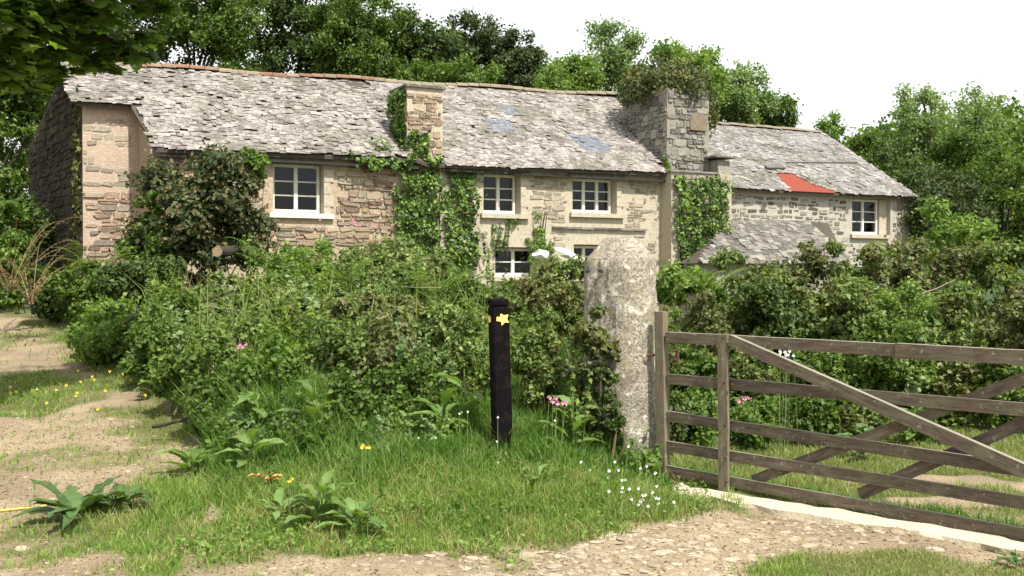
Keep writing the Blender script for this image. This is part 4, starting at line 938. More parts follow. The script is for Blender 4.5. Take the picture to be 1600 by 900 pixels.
# ================================================================== ferns, docks, flowers
def frond(mb, base, az, L, rise, w, rng, pin=12):
    w = w * 1.15
    t = np.linspace(0, 1, 9); d = np.array([cos(az), sin(az), 0]); P = base + d * (L * t)[:, None] * .8 + np.array([0, 0, 1.]) * (L * rise * (t - .55 * t ** 2.2))[:, None]
    mb.tube(P, np.linspace(.006, .002, 9), 3, False); s = np.array([-sin(az), cos(az), 0])
    for i in range(pin):
        q = .12 + .86 * i / pin; p = np.array([np.interp(q, t, P[:, k]) for k in range(3)]); l = w * (1 - q) ** .7 * min(1, q * 4 + .3)
        for sg_ in (-1, 1):
            tip = p + s * sg_ * l + d * l * .35 - np.array([0, 0, .15 * l]); b = d * .35 * L / pin * 1.6
            mb.add([p - b * .5, tip, p + b * .5], np.array([[0, 1, 2]]))
def fern(px, py, Y, n, L, label, mat='fern', rise=.9, name='fern', w=.16, seed=0, cat='fern'):
    rng = np.random.default_rng(abs(seed + int(px))); b = W(px, py, Y); b[2] = max(b[2], float(height(b[0], Y, False))); root = empty(name, b, label, cat); mb = MB()
    for i in range(n): mb = MB(); frond(mb, b + rng.normal(0, .04, 3) * [1, 1, 0], i * 2.4 + rng.normal(0, .2), L * rng.uniform(.7, 1.15), rise * rng.uniform(.7, 1.3), w * rng.uniform(.8, 1.2), rng, 14); mb.build('frond', M[mat], root, off=b)
    return root
for a in [(95, 440, 16.2, 11, .9, 'yellow green fern below the dark gable, the leftmost'), (150, 425, 15.6, 11, .85, 'fern at the foot of the sunlit bay wall'), (185, 445, 14.6, 9, .7, 'small fern left of the dark bramble mound'),
          (420, 420, 13.2, 11, .75, 'bright yellow fern below the first window'), (470, 430, 13.2, 9, .6, 'fern just right of the brightest fern'), (535, 440, 12.3, 9, .6, 'fern in front of the warm stone wall'),
          (685, 462, 11.4, 11, .6, 'vivid yellow fern left of the black post'), (730, 452, 12, 9, .55, 'fern nearest the ivy corner above the black post'), (1110, 452, 12.2, 9, .6, 'fern behind the granite gatepost'), (1420, 500, 11, 12, .75, 'feathery fern in the hedge over the gate')]:
    fern(*a, seed=3)
fern(18, 455, 15.0, 22, 1.3, 'tan dead fronds standing at the left edge', 'fern_dead', 1.6, 'dead_fern', .07, 2)
fern(48, 475, 14.2, 16, 1.0, 'shorter tan dead fronds beside the taller clump', 'fern_dead', 1.5, 'dead_fern', .06, 4)
def dock_leaf(L, w, droop, rng):
    n = 8; t = np.linspace(0, 1, n); wd = w * np.sin(pi * np.clip(t * .93 + .05, 0, 1)) ** .8 * (1 - .25 * t); z = L * (.5 * t - droop * t ** 2)
    V = []
    for i in range(n):
        j = rng.normal(0, .012); V += [(-wd[i] + j, L * t[i], z[i] + wd[i] * .35 + rng.normal(0, .006)), (0, L * t[i], z[i]), (wd[i] + j, L * t[i], z[i] + wd[i] * .35 + rng.normal(0, .006))]
    Fq = [[3 * i + k, 3 * i + k + 1, 3 * i + k + 4, 3 * i + k + 3] for i in range(n - 1) for k in (0, 1)]
    return np.array(V), np.array(Fq)
def dock(px, py, Y, n, L, label, mat='leaf_dock', tall=0, seed=0, name='dock_plant', spread=1.):
    L = L * (1. if 'rosette' in label or 'front' in label or 'gravel' in label else .9); n = int(n * 1.2)
    rng = np.random.default_rng(abs(seed + int(px))); x = (px - 800) / F * Y; z = float(height(x, Y)); b = np.array([x, Y, z]); root = empty(name, b, label, 'plant'); 
    for i in range(n):
        az = i * 2.4 + rng.normal(0, .3); V, Fq = dock_leaf(L * rng.uniform(.6, 1.15), L * rng.uniform(.16, .24), rng.uniform(.25, .6), rng); pitch = rng.uniform(-.1, .5)
        h0 = tall * (i / n); mt = Matrix.Rotation(az, 3, 'Z') @ Matrix.Rotation(pitch, 3, 'X'); V = V @ np.array(mt).T
        o = link('leaf', mesh_of('leaf', V, [Fq], True), M[mat], root); o.location = (cos(az + 1.57) * .03, sin(az + 1.57) * .03, .02 + h0)
    m = MB(); m.tube([(0, 0, -.05), (.01, 0, tall * .5 + .02), (0, .01, tall + .08)], [.009, .007, .004], 5); m.build('stem', M['stem_green'], root); return root
for a in [(120, 0, 6.95, 16, .34, 'large dark rosette dock lying on the earth track at lower left', 'leaf_dock_dark', .02), (190, 0, 7.1, 9, .24, 'smaller dock touching the large rosette on the track', 'leaf_dock_dark', .02),
          (500, 0, 6.75, 12, .24, 'dock with upright stem at the front of the grass', 'leaf_dock', .22), (555, 0, 6.6, 10, .24, 'dock with reddish base nearest the gravel', 'leaf_dock', .12), (440, 0, 6.9, 8, .2, 'small dock left of the front pair', 'leaf_dock', .05),
          (300, 0, 8.0, 10, .3, 'pale dock where the bank meets the track', 'leaf_dock', .12), (390, 0, 7.8, 11, .3, 'broad leaved dock in the long grass', 'leaf_dock', .25), (400, 0, 8.45, 9, .34, 'dock with a flat pale leaf high on the left bank', 'leaf_dock', .4),
          (492, 0, 8.4, 10, .34, 'dock with arching pale leaves mid bank', 'leaf_dock', .45), (690, 0, 8.25, 11, .34, 'grey green dock left of the black post', 'leaf_dock', .4), (725, 0, 8.4, 9, .34, 'taller dock behind the one left of the black post', 'leaf_dock', .55),
          (895, 0, 8.1, 8, .26, 'upright dock between black post and granite gatepost', 'leaf_dock', .45), (1350, 0, 9.4, 9, .3, 'big leaved plant seen through the gate', 'leaf_dock_dark', .25), (1430, 0, 10.3, 9, .34, 'pale leaved plant behind the gate braces', 'leaf_dock', .4),
          (1590, 0, 6.1, 7, .14, 'small dock at the lower right edge', 'leaf_dock_dark', .02), (240, 0, 10.6, 9, .26, 'leafy dock on the upper edge of the track', 'leaf_dock', .3), (840, 0, 7.35, 7, .14, 'little weed rosette in the grass below the black post', 'leaf_dock', .1)]:
    dock(a[0], a[1], a[2], a[3], a[4], a[5], a[6], a[7])
def flowers(px, py, Y, n, spread, mat, label, name, size=.03, h=.25, cat='flower', seed=0):
    rng = np.random.default_rng(seed + int(px + py)); c = W(px, py, Y); g0 = float(height(c[0], Y)); root = empty(name, (c[0], Y, g0), label, cat); off = np.array([c[0], Y, g0]); flat = spread > .3; size = size * .75
    for i in range(n):
        p = c + rng.normal(0, 1, 3) * [spread, spread * .5, spread * .5]
        if flat: p[1] = Y + rng.normal(0, spread * 1.2); g = float(height(p[0], p[1])); p[2] = g + rng.uniform(.04, .12)
        else: g = g0; p[2] = max(p[2], g0 + .05)
        f = MB()
        for k in range(5):
            a = k * 2 * pi / 5 + rng.random(); f.add([p, p + np.array([cos(a) * size, -.4 * size, sin(a) * size]), p + np.array([cos(a + .9) * size, -.2 * size, sin(a + .9) * size])], np.array([[0, 1, 2]]))
        f.build('bloom', mat, root, off=off); st_ = MB(); st_.tube([np.array([p[0] + rng.normal(0, .02), p[1], g - .02]), p], [.0025, .0018], 3, False); st_.build('stem', M['stem_green'], root, off=off)
for a in [(372, 540, 9.2, 5, .04, 'petal_pink', 'pink campion flowers high on the left of the bank', 'campion', .022), (868, 628, 8.0, 6, .05, 'petal_pink', 'pink campion right of the black post', 'campion', .026),
          (565, 348, 16.8, 8, .12, 'petal_pink', 'pink valerian below the warm stone wall', 'valerian', .03), (510, 352, 16.8, 4, .12, 'petal_pink', 'fainter pink valerian under the first window', 'valerian', .028), (1160, 625, 10.2, 5, .04, 'petal_pink', 'pink flowers through the left of the gate', 'campion', .03), (1190, 648, 10.2, 4, .05, 'petal_pink', 'lower pink flowers through the gate', 'campion', .028), (600, 520, 10, 4, .08, 'petal_pink', 'small pink bramble blossoms mid bank', 'campion', .022),
          (567, 698, 7.4, 4, .02, 'petal_yellow', 'single yellow buttercup head in the grass', 'buttercup', .018), (450, 750, 6.8, 3, .02, 'petal_yellow', 'yellow buttercup above the front docks', 'buttercup', .014),
          (90, 600, 10.9, 26, .55, 'petal_yellow', 'yellow buttercups dotting the green patch on the track', 'buttercup', .022), (995, 770, 7.1, 20, .12, 'petal_white', 'white stitchwort stars beside the concrete strip', 'stitchwort', .016), (975, 735, 7.5, 14, .14, 'petal_white', 'scattered white stitchwort higher in the grass', 'stitchwort', .015),
          (760, 680, 7.8, 10, .3, 'petal_white', 'tiny white flowers near the black post foot', 'stitchwort', .012), (1228, 552, 9.9, 8, .035, 'petal_white', 'white flower head showing over the gate brace', 'cow_parsley', .022)]:
    flowers(a[0], a[1], a[2], a[3], a[4], M[a[5]], a[6], a[7], a[8])

# ================================================================== grass
def scatter(x0, x1, y0, y1, n, rng): return rng.uniform(x0, x1, n), rng.uniform(y0, y1, n)
rng = np.random.default_rng(21)
def blades(name, label, mat, x, Y, h, w, lean=.4):
    P = np.stack([x, Y, height(x, Y) - .01], 1); V, F3 = tri_grass(P, h, w, rng, lean)
    return tag(link(name, mesh_of(name, V, [F3]), mat), label, 'grass', kind='stuff')
# long grass on the bank
x, Y = scatter(-3.6, 1.45, 7.0, 10.2, 110000, rng); e = xb(Y)
ok = (x > e + .05 + .25 * vnoise(x, Y, .3, 1)) & (x < np.interp(Y, [7, 8.3, 10.2], [1.35, 1.2, 1.4])) & (rng.random(len(x)) < .35 + .65 * vnoise(x, Y, .35, 8)) & (Y > 7.0 + .5 * vnoise(x, Y, .5, 6)) & (rng.random(len(x)) > smooth(9.2, 10.2, Y) * .85)
x, Y = x[ok], Y[ok]; h = (.05 + .24 * smooth(7.3, 8.7, Y) * (.4 + .8 * vnoise(x, Y, .45, 13)) + .12 * vnoise(x, Y, .3, 12) * smooth(7.0, 7.8, Y)) * rng.uniform(.45, 1.3, len(x)); h = h * (1 + .5 * smooth(8.1, 8.7, Y) * vnoise(x, Y, .25, 33)) * (1 - .5 * smooth(.3, .9, x)) * (1 - .45 * np.exp(-((x + .05) / .25) ** 2 - ((Y - 7.6) / .4) ** 2))
blades('long_grass', 'lush long grass on the bank around the black post', M['grass_long'], x, Y, h, rng.uniform(.006, .012, len(x)), .55)
# short grass at the front
x, Y = scatter(-2.9, 1.7, 5.5, 7.9, 120000, rng); t = turf_mask(x, Y)
ok = (rng.random(len(x)) < t ** 2.0 * (.35 + .65 * vnoise(x, Y, .3, 17))) & (rng.random(len(x)) > smooth(7.3, 7.9, Y)); x, Y = x[ok], Y[ok]
blades('short_grass', 'short yellowing grass in front of the bank', M['grass_short'], x, Y, rng.uniform(.02, .075, len(x)) * (1 + 1.0 * smooth(6.3, 7.3, Y)), rng.uniform(.004, .008, len(x)), .6)
# patchy grass on the left track
x, Y = scatter(-8.5, -1.7, 5.3, 16, 110000, rng); t = turf_mask(x, Y); ok = (x < xb(Y) + .2) & (rng.random(len(x)) < np.clip(t * 1.1 - .2, .05, 1) * (.25 + .9 * vnoise(x, Y, .25, 19))); x, Y = x[ok], Y[ok]
blades('track_grass', 'thin grass tufts scattered over the earth track', M['grass_short'], x, Y, rng.uniform(.02, .08, len(x)), rng.uniform(.005, .01, len(x)) * (1 + .06 * Y), .6)
# lawn beyond the gate
x, Y = scatter(1.1, 7.5, 5.6, 13, 105000, rng); t = turf_mask(x, Y); ok = (rng.random(len(x)) < np.clip(t * 1.15 - .25, 0, 1)) & (Y + x > 9.75) ; x, Y = x[ok], Y[ok]
blades('lawn_grass', 'bright patchy lawn beyond the gate', M['grass_pale'], x, Y, rng.uniform(.02, .08, len(x)), rng.uniform(.006, .011, len(x)), .6)
x, Y = scatter(1.2, 3.4, 5.2, 6.4, 26000, rng); t = turf_mask(x, Y); ok = (rng.random(len(x)) < t * .8) & (Y + x < 9.2); x, Y = x[ok], Y[ok]
blades('verge_grass', 'low yellow green turf in the bottom right corner', M['grass_pale'], x, Y, rng.uniform(.015, .045, len(x)), rng.uniform(.004, .008, len(x)), .6)
# taller tufts along the foot of the gate
s = rng.random(7000); x = 1.15 + 2.4 * s + rng.normal(0, .09, 7000); Y = 8.75 - 2.35 * s + rng.normal(0, .09, 7000) + .12; ok = rng.random(7000) < vnoise(x, Y, .3, 4) * 1.2; x, Y = x[ok], Y[ok]
blades('gate_foot_grass', 'green tufts growing along the foot of the gate', M['grass_long'], x, Y, rng.uniform(.04, .14, len(x)) , rng.uniform(.005, .01, len(x)), .6)
n = 9000; x, Y = scatter(-6.5, 7.5, 9.2, 14.5, n, rng); ok = (x > xb(Y) + .5) & ((x < 1.4) | (Y > 11.3)) & (rng.random(n) < vnoise(x, Y, .5, 51) ** 1.5 * 1.1) & ~((np.abs(x + .05) < .35) & (Y > 11)); x, Y = x[ok], Y[ok]
blades('seeding_grass', 'pale tall seeding grass and canes poking out of the brambles', M['grass_pale'], x, Y, rng.uniform(.35, .9, len(x)), rng.uniform(.008, .014, len(x)), .7)
n = 5000; x, Y = scatter(-2.8, 1.4, 5.9, 8.8, n, rng); ok = (turf_mask(x, Y) > .3) & (x > xb(Y)) & (rng.random(n) < vnoise(x, Y, .4, 71) * 1.1); x, Y = x[ok], Y[ok]
blades('dead_thatch', 'straw coloured dead blades among the front grass', M['fern_dead'], x, Y, rng.uniform(.04, .16, len(x)), rng.uniform(.004, .008, len(x)), .9)
n = 14000; x, Y = scatter(-2.9, 1.5, 5.8, 8.6, n, rng); ok = (turf_mask(x, Y) > .4) & (rng.random(n) < vnoise(x, Y, .3, 61) ** 2 * 1.6) & (x > xb(Y)); x, Y = x[ok], Y[ok]
C = np.stack([x, Y, height(x, Y) + .02 + .06 * rng.random(len(x))], 1); V, Fx = leaves(C, np.tile([0, -.2, 1.], (len(C), 1)), .03 * rng.uniform(.6, 1.5, len(C)), KITE, .5, .2, rng)
tag(link('clover', mesh_of('clover', V, [Fx]), M['leaf_light']), 'clover and small broad weeds mixed through the short grass', 'clover', kind='stuff')
# undergrowth leaves carpeting the bank
n = 55000; x, Y = scatter(-7.5, 8.5, 8.3, 17.2, n, rng); zlf = height(x, Y, False)
bank = (x > xb(Y) + .3) & ((x < 1.3) | (Y > 10.6)) & (rng.random(n) < smooth(8.2, 9.3, Y + np.where(x > 1.3, -2, 0)))
x, Y, zlf = x[bank], Y[bank], zlf[bank]; C = np.stack([x, Y, zlf + .03 + .4 * rng.random(len(x)) ** 1.5 * (.4 + vnoise(x, Y, .6, 31))], 1)
V, Fx = leaves(C, np.tile([0, -.3, 1.], (len(C), 1)), .065 * rng.uniform(.6, 1.4, len(C)), KITE, .6, .2, rng)
tag(link('undergrowth', mesh_of('undergrowth', V, [Fx]), M['leaf_mid']), 'tangle of low weeds carpeting the bank', 'undergrowth', kind='stuff')
# undergrowth on the far-left bank edge
n = 12000; s = rng.random(n); Y = 8.3 + 8 * s; x = xb(Y) + .15 + np.abs(rng.normal(0, .35, n)); C = np.stack([x, Y, height(x, Y, False) + .02 + .22 * rng.random(n)], 1)
V, Fx = leaves(C, np.tile([-.2, -.3, 1.], (n, 1)), .06 * rng.uniform(.6, 1.4, n), KITE, .6, .2, rng)
tag(link('bank_edge_weeds', mesh_of('bank_edge_weeds', V, [Fx]), M['leaf_light']), 'bright weeds spilling along the edge of the earth track', 'undergrowth', kind='stuff')
# dry litter and grit on the bare earth
n = 16000; x, Y = scatter(-6, 3.4, 5.2, 9.5, n, rng); ok = (turf_mask(x, Y) < .5) & ((x < xb(Y) + .1) | (Y < 7.6)); x, Y = x[ok], Y[ok]; C = np.stack([x, Y, height(x, Y) + .004], 1)
V, Fx = leaves(C, np.tile([0, 0, 1.], (len(C), 1)), .02 * rng.uniform(.4, 1.6, len(C)), KITE, .25, 0, rng)
tag(link('leaf_litter', mesh_of('leaf_litter', V, [Fx]), M['fern_dead']), 'dry straw and leaf litter on the bare earth', 'litter', kind='stuff')

# ================================================================== stones in the ground
def cob(seed):
    r = np.random.default_rng(seed); V = []; n = 8
    for k, (rr, z) in enumerate(((1, -.2), (.92, .25), (.55, .55))):
        for i in range(n): a = i * 2 * pi / n; q = rr * (1 + r.normal(0, .1)); V.append((cos(a) * q * .5, sin(a) * q * .5, z * .5 + r.normal(0, .02)))
    V.append((0, 0, .32)); F4 = [[k * n + i, k * n + (i + 1) % n, (k + 1) * n + (i + 1) % n, (k + 1) * n + i] for k in (0, 1) for i in range(n)]
    me = mesh_of('stone', np.array(V), [np.array(F4), np.array([[2 * n + i, 2 * n + (i + 1) % n, 3 * n] for i in range(n)])], True); me.materials.append(M['cobble']); return me, np.array(V), [np.array(F4), np.array([[2 * n + i, 2 * n + (i + 1) % n, 3 * n] for i in range(n)])]
CB = [cob(i) for i in range(6)]; rng = np.random.default_rng(4); placed = 0; mbs = MB()
for i in range(3200):
    x = rng.uniform(-1.6, 2.6); Y = rng.uniform(5.45, 7.3)
    edge = np.interp(x, [-2, .0, .9, 1.5], [5.9, 6.2, 6.75, 7.6])
    if Y > edge + .05 or turf_mask(x, Y) > .45 or x + Y > 9.25: continue
    dens = .3 + .7 * math.exp(-((x - .55) / .8) ** 2); 
    if rng.random() > dens: continue
    me, V, Fs = CB[int(rng.integers(6))]; sz = rng.uniform(.04, .1) if placed < 260 else rng.uniform(.012, .045)
    z = float(height(x, Y)) ; az = rng.random() * 6.28
    if placed < 260:
        o = link('stone', me, None, ground, (x, Y, z + .0)); o.rotation_euler = (rng.normal(0, .1), rng.normal(0, .1), az); o.scale = (sz * 1.25, sz, sz * .22); placed += 1
    else:
        c, s_ = cos(az), sin(az); X = V * np.array([sz * 1.2, sz, sz * .7]); X = np.stack([X[:, 0] * c - X[:, 1] * s_, X[:, 0] * s_ + X[:, 1] * c, X[:, 2]], 1) + np.array([x, Y, z]); mbs.add(X, Fs)
for i in range(350):
    x = rng.uniform(-5, -1.8); Y = rng.uniform(5.4, 10)
    if x > xb(Y) + .15 : continue
    me, V, Fs = CB[int(rng.integers(6))]; sz = rng.uniform(.01, .04) * (1 + 1.2 * (rng.random() < .08)); mbs.add(V * np.array([sz * 1.2, sz, sz * .7]) + np.array([x, Y, float(height(x, Y))]), Fs)
tag(mbs.build('gravel', M['cobble']), 'loose pale gravel in the foreground and on the track', 'gravel', kind='stuff')

# ================================================================== threshold strip
mb = MB(); a = W(1052, 768, 8.1); b = W(1640, 868, 6.25); n = 24; rngs = np.random.default_rng(9)
A0 = np.array([1.27, 8.12]); B0 = np.array([3.6, 5.95]); dd = (B0 - A0) / np.linalg.norm(B0 - A0); nn = np.array([-dd[1], dd[0]]); Vt = []
for i in range(n + 1):
    p = A0 + (B0 - A0) * i / n
    for s_, z in ((-.13, -.2), (-.12, -.082), (.10, -.072), (.11, -.2)):
        q = p + nn * (s_ + rngs.normal(0, .022)); Vt.append((q[0], q[1], z + (rngs.normal(0, .004) if z > -.1 else 0)))
Q = [[4 * i + k, 4 * i + k + 1, 4 * i + 5 + k, 4 * i + 4 + k] for i in range(n) for k in range(3)]
Vt = np.array(Vt); mb.add(Vt, [np.array(Q)[:, ::-1], np.array([[0, 1, 2, 3], [4 * n + 3, 4 * n + 2, 4 * n + 1, 4 * n]])])
tag(mb.build('threshold_strip', M['concrete']), 'pale concrete strip set in the ground under the gate', 'threshold', kind='structure')

# ================================================================== granite gatepost
Yp = 8.72; c = W(973, 690, Yp); base = np.array([c[0], Yp, float(height(c[0], Yp, False)) - .05])
gp = empty('granite_gatepost', base, 'massive pale granite gatepost with chamfered top beside the gate', 'gatepost')
prof = [(760, 905, 1048), (690, 908, 1040), (640, 910, 1036), (560, 912, 1030), (500, 913, 1026), (450, 913, 1023), (415, 914, 1022), (406, 915, 1021), (393, 926, 1013), (381, 936, 1001), (372, 944, 990)]
SEC = [(-.5, .0), (-.47, -.12), (-.08, -.5), (.02, -.52), (.34, -.42), (.5, -.1), (.5, .2), (.3, .45), (-.3, .45), (-.5, .2)]
K = 56; rings = []
def sec(th):
    poly = np.array(SEC); ang = np.arctan2(poly[:, 1], poly[:, 0]); o = np.argsort(ang); poly = poly[o]; ang = ang[o]
    n = len(poly); out = []
    for t in th:
        d = np.array([cos(t), sin(t)]); best = .5
        for i in range(n):
            p, q = poly[i], poly[(i + 1) % n]; e = q - p; M_ = np.array([d, -e]).T
            try: s_ = np.linalg.solve(M_, p)
            except Exception: continue
            if s_[0] > 0 and -1e-6 <= s_[1] <= 1 + 1e-6: best = s_[0]; break
        out.append(d * best)
    return np.array(out)
S2 = sec(np.arange(K) * 2 * pi / K + .03); zs = [EYE + (HOR - p[0]) / F * Yp for p in prof]; rngp = np.random.default_rng(2)
zz = np.concatenate([np.linspace(zs[0], zs[6], 34), np.linspace(zs[6], zs[-1], 9)[1:]]); V = []
for z in zz:
    l = np.interp(z, zs, [p[1] for p in prof]); r = np.interp(z, zs, [p[2] for p in prof]); w = (r - l) / F * Yp; cx = ((l + r) / 2 - 800) / F * Yp; dep = min(w * .85, .5)
    for k in range(K):
        nz = (vnoise(k * .6, z * 7, 1, 4) - .5) * .022 + (vnoise(k * .22, z * 2.3, 1, 8) - .5) * .022; s_ = 1 + nz / .3
        V.append((cx + S2[k, 0] * w * s_, Yp + S2[k, 1] * dep * s_, z + rngp.normal(0, .003)))
nr = len(zz); V.append((V[-1][0] * 0 + np.mean([v[0] for v in V[-K:]]), Yp, zz[-1] + .012)); V = np.array(V)
Q = [[i * K + k, i * K + (k + 1) % K, (i + 1) * K + (k + 1) % K, (i + 1) * K + k] for i in range(nr - 1) for k in range(K)]
T = [[(nr - 1) * K + k, (nr - 1) * K + (k + 1) % K, nr * K] for k in range(K)]
link('shaft', mesh_of('shaft', V - base, [np.array(Q), np.array(T)]), M['granite'], gp)
for px, py in ((916, 424), (936, 424)):
    m = MB(); p = W(px, py, Yp); m.tube([(p[0], p[1] - .236, p[2]), (p[0], p[1] - .1, p[2])], .016, 10); m.build('drill_hole', M['interior'], gp, off=base)
m = MB(); 
for z in (W(1025, 552, Yp)[2],): 
    m.tube([(W(1004, 552, Yp)[0], Yp - .24, z), (W(1030, 552, Yp)[0], Yp - .26, z + .01), (W(1052, 552, Yp)[0], Yp - .3, z - .01)], .012, 6); m.tube([(W(1050, 552, Yp)[0], Yp - .3, z - .07), (W(1050, 552, Yp)[0], Yp - .3, z + .06)], .014, 6)
m.build('hinge_pin', M['iron'], gp, off=base)

# ================================================================== field gate
GA = np.array([1.25, 8.42]); GB = np.array([3.85, 5.84]); GLn = np.linalg.norm(GB - GA); gd = (GB - GA) / GLn; grz = atan2(gd[1], gd[0])
gate = empty('field_gate', (GA[0], GA[1], -.1), 'weathered wooden five bar field gate with diagonal braces', 'gate', rz=grz)
def gs(px):   # distance along the gate where sight line px meets it
    k = (px - 800) / F; return (k * GA[1] - GA[0]) / (gd[0] - k * gd[1])
def gz(px, py):
    s_ = gs(px); return EYE + (HOR - py) / F * (GA[1] + gd[1] * s_) + .1
def plank(name, p, q, hgt, th, yoff, mat='gate_wood', seed=0, n=7, label=None):
    """timber from p=(s,z) to q in gate frame"""
    r = np.random.default_rng(seed); p = np.array(p, float); q = np.array(q, float); L = np.linalg.norm(q - p); ang = atan2(q[1] - p[1], q[0] - p[0]); V = []
    for i in range(n + 1):
        x = L * i / n; hh = hgt / 2 * (1 + r.normal(0, .03)); b = r.normal(0, .002)
        V += [(x, -th / 2 + b, -hh), (x, th / 2 + b, -hh), (x, th / 2 + b, hh), (x, -th / 2 + b, hh)]
    Q = [[4 * i + k, 4 * i + 4 + k, 4 * i + 4 + (k + 1) % 4, 4 * i + (k + 1) % 4] for i in range(n) for k in range(4)]
    o = link(name, mesh_of(name, np.array(V), [np.array(Q), np.array([[3, 2, 1, 0][::-1], [4 * n + k for k in range(4)][::-1]])[:1], np.array([[4 * n, 4 * n + 3, 4 * n + 2, 4 * n + 1][::-1]])]), M[mat], gate)
    o.location = (p[0], yoff, p[1]); o.rotation_euler = (0, -ang, 0)
    if label: o['label'] = label
    return o
LG = 3.6
plank('hanging_stile', (.0, -.02), (-.03, gz(1040, 487)), .085, .075, 0, 'stile_wood', 1)
rails = [((1050, 527), (1600, 558)), ((1055, 593), (1600, 640)), ((1058, 652), (1600, 735)), ((1062, 700), (1600, 786)), ((1085, 742), (1600, 836))]
for i, ((pa, ya), (pb, yb_)) in enumerate(rails):
    s0, s1 = gs(pa), gs(pb); z0, z1 = gz(pa, ya), gz(pb, yb_); sl = (z1 - z0) / (s1 - s0)
    if i == 0:
        sm = gs(1402); plank('rail', (.04, z0), (sm, z0 + sl * (sm - s0)), .085, .06, 0, seed=2, label='top rail, hinge half of two lapped lengths'); plank('rail', (sm + .004, z0 + sl * (sm - s0) - .004), (LG, z0 + sl * (LG - s0)), .098, .064, 0, seed=3, label='top rail, thicker far length')
    else: plank('rail', (.04, z0), (LG, z0 + sl * (LG - s0)), .085, .026, 0, seed=4 + i)
plank('upright', (gs(1138), .0), (gs(1136), gz(1136, 522)), .085, .03, -.052, 'stile_wood', 10)
plank('brace', (gs(1148), gz(1148, 531)), (gs(1600) + .35, gz(1600, 731) - .35 * (gz(1148, 531) - gz(1600, 731)) / (gs(1600) - gs(1148))), .085, .05, -.052, seed=11, label='long near brace falling from the top rail')
def back(p1, p2, e): 
    a = np.array([gs(p1[0]), gz(*p1)]); b = np.array([gs(p2[0]), gz(*p2)]); return a, a + (b - a) * e
a_, b_ = back((1175, 752), (1600, 592), 1.25); plank('brace', a_, b_, .08, .026, .03, seed=12)
a_, b_ = back((1340, 775), (1600, 660), 1.6); plank('brace', a_, b_, .08, .026, .058, seed=13)
plank('shutting_stile', (LG, -.02), (LG, 1.3), .085, .075, 0, 'stile_wood', 14)
for px, py in ((1138, 527), (1140, 597), (1141, 663), (1143, 714), (1144, 752), (1236, 676), (1152, 600)):
    m = MB(); s_ = gs(px); m.tube([(s_, -.08, gz(px, py)), (s_, -.06, gz(px, py))], .009, 8); m.build('bolt', M['iron'], gate)

# ================================================================== waymark post
Yw = 8.0; xw = (786 - 800) / F * Yw; zw = float(height(xw, Yw, False)) - .1; wm = empty('waymark_post', (xw, Yw, zw), 'black stained square timber waymark post with a yellow arrow', 'post', rz=.28)
wm.rotation_euler = (.0, -.03, .3); ht = 1.42 - zw; hw = .07
m = MB(); r = .012; V = []
for z, k_ in ((0, 1.0), (ht - .08, .98), (ht - .075, .86), (ht - .055, .86), (ht - .05, .98), (ht - .012, .98), (ht, .82)):
    V += [(-hw * k_ + r, -hw * k_, z), (hw * k_ - r, -hw * k_, z), (hw * k_, -hw * k_ + r, z), (hw * k_, hw * k_ - r, z), (hw * k_ - r, hw * k_, z), (-hw * k_ + r, hw * k_, z), (-hw * k_, hw * k_ - r, z), (-hw * k_, -hw * k_ + r, z)]
Q = [[8 * i + k, 8 * i + (k + 1) % 8, 8 * i + 8 + (k + 1) % 8, 8 * i + 8 + k] for i in range(6) for k in range(8)]
m.add(V, [np.array(Q), np.array([list(range(48, 56))])]); m.build('shaft', M['black_wood'], wm)
zc = EYE + (HOR - 498) / F * Yw - zw; ar = [(-.048, -.012), (-.012, -.018), (-.006, -.05), (.02, -.026), (.052, -.03), (.038, .002), (.05, .034), (.012, .03), (-.012, .045), (-.02, .018), (-.045, .02)]
m = MB(); prism(m, [(x + .008, -hw - .0015, zc + z) for x, z in ar][::-1], (0, -.004, 0)); o = m.build('waymark_arrow', M['yellow_disc'], wm)
m = MB(); prism(m, [(-hw - .0015, y, zc + z) for y, z in ((-.03, -.02), (.02, -.03), (.04, .0), (.02, .03), (-.03, .02))], (-.004, 0, 0)); m.build('waymark_arrow', M['yellow_disc'], wm)

# ================================================================== odds and ends
def stick(px0, py0, Y0, px1, py1, Y1, r, mat, label, name='fallen_branch', cat='branch'):
    a, b = W(px0, py0, Y0), W(px1, py1, Y1); m = MB(); rr = np.random.default_rng(int(px0)); t = np.linspace(0, 1, 8)[:, None]; P = a + (b - a) * t + np.cumsum(rr.normal(0, .006, (8, 3)), 0)
    m.tube(P - a, np.linspace(r, r * .55, 8), 7); k = rr.integers(3, 6); m.tube([P[k] - a, P[k] - a + rr.normal(0, .1, 3)], [r * .5, r * .2], 5)
    o = m.build(name, mat); o.location = a; return tag(o, label, cat)
stick(318, 479, 11.0, 372, 484, 10.9, .012, M['twig'], 'pale dead stick lying across the dark hollow in the bank')
stick(318, 470, 11.0, 365, 452, 11.2, .02, M['bark'], 'dark branch slanting above the pale stick')
stick(238, 668, 9.0, 305, 652, 8.9, .018, M['bark'], 'dark fallen stick on the edge of the track')
stick(195, 505, 12.0, 235, 480, 12.4, .02, M['bark'], 'dark branch end poking from the bank by the track')
stick(690, 450, 10.4, 630, 452, 10.5, .006, M['twig'], 'thin pale bramble cane left of the black post')
stick(1440, 458, 11.0, 1492, 438, 11.2, .008, M['twig'], 'thin pale twig sticking out of the hedge above the gate')
lg = W(340, 393, 12.9); root = empty('sawn_log', lg, 'sawn log with pale cut end lying in the brambles', 'log')
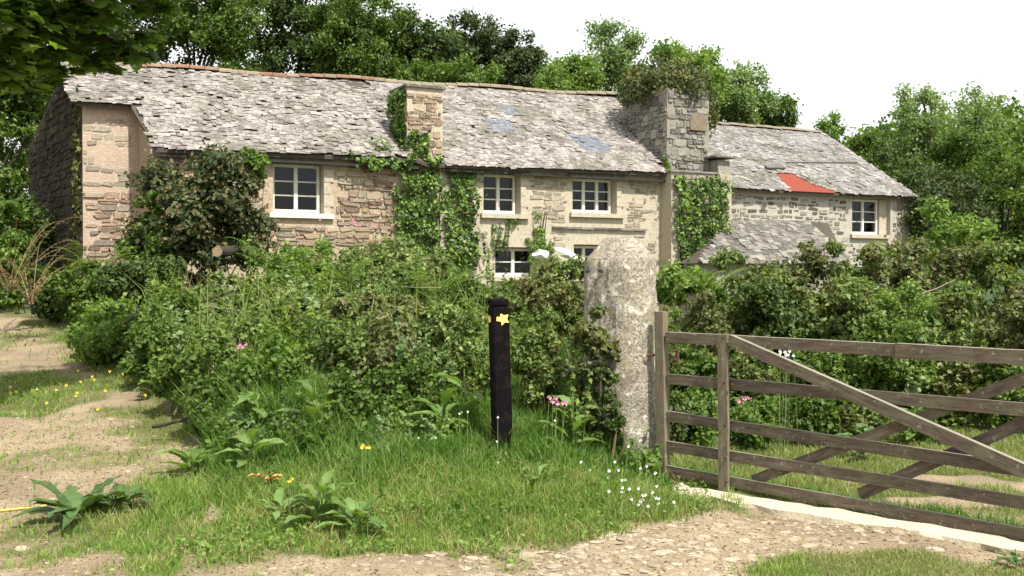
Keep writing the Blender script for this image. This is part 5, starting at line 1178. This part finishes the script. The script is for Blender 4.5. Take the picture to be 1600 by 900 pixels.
m = MB(); m.tube([(0, 0, 0), (.04, .2, .0), (.1, .42, .03)], [.07, .068, .064], 12); m.build('bark', M['bark'], root); m = MB(); m.tube([(-.001, -.006, 0), (0, .002, 0)], .067, 12); m.build('cut_end', M['sawn'], root)
for pts, Y, lab in ((((832, 400), (842, 394), (858, 397), (855, 405), (838, 405)), 13.2, 'small white plastic sheet scrap left of the larger one'), (((868, 390), (885, 392), (896, 398), (908, 410), (902, 414), (886, 404), (872, 399)), 13.2, 'larger torn white plastic sheet beside the granite gatepost')):
    b = W(*pts[0], Y); P = [W(px, py, Y) - b for px, py in pts]; ctr = np.mean(P, 0); V = []; rr = np.random.default_rng(3)
    top_ = [p + [0, .12 + rr.normal(0, .05), .04] for p in P]; V = P + top_ + [ctr + [0, -.06, .02], ctr + [0, .2, .05]]; n = len(P)
    m = MB(); m.add(V, [np.array([[i, (i + 1) % n, n + (i + 1) % n, n + i] for i in range(n)]), np.array([[2 * n, (i + 1) % n, i] for i in range(n)] + [[2 * n + 1, n + i, n + (i + 1) % n] for i in range(n)])]); o = m.build('plastic_sheet', M['sheet']); o.location = b; tag(o, lab, 'plastic sheet')
# dead orange leaf, old cord
x = (412 - 800) / F * 7.4; z = float(height(x, 7.4)); rr = np.random.default_rng(1); m = MB()
for i in range(5):
    V, Fq = dock_leaf(.13, .022, .3, rr); a = -.2 + i * .25 + (3.1 if i > 2 else 0); V = V @ np.array(Matrix.Rotation(a - 1.57, 3, 'Z')).T; m.add(V + [0, 0, .04 + .01 * i], Fq)
o = m.build('dead_leaf', M['dead_orange']); o.location = (x, 7.4, z + .03); tag(o, 'orange withered dock leaf lying in the grass', 'leaf')
m = MB(); P = [(-3.75, 7.02), (-3.55, 7.05), (-3.4, 7.12), (-3.3, 7.1), (-3.22, 7.2)]; P = [(a, b, float(height(a, b)) + .012) for a, b in P]; m.tube(np.array(P) - P[0], .008, 6); o = m.build('cord', M['rope']); o.location = P[0]; tag(o, 'short yellow orange cord on the track at the left edge', 'cord')
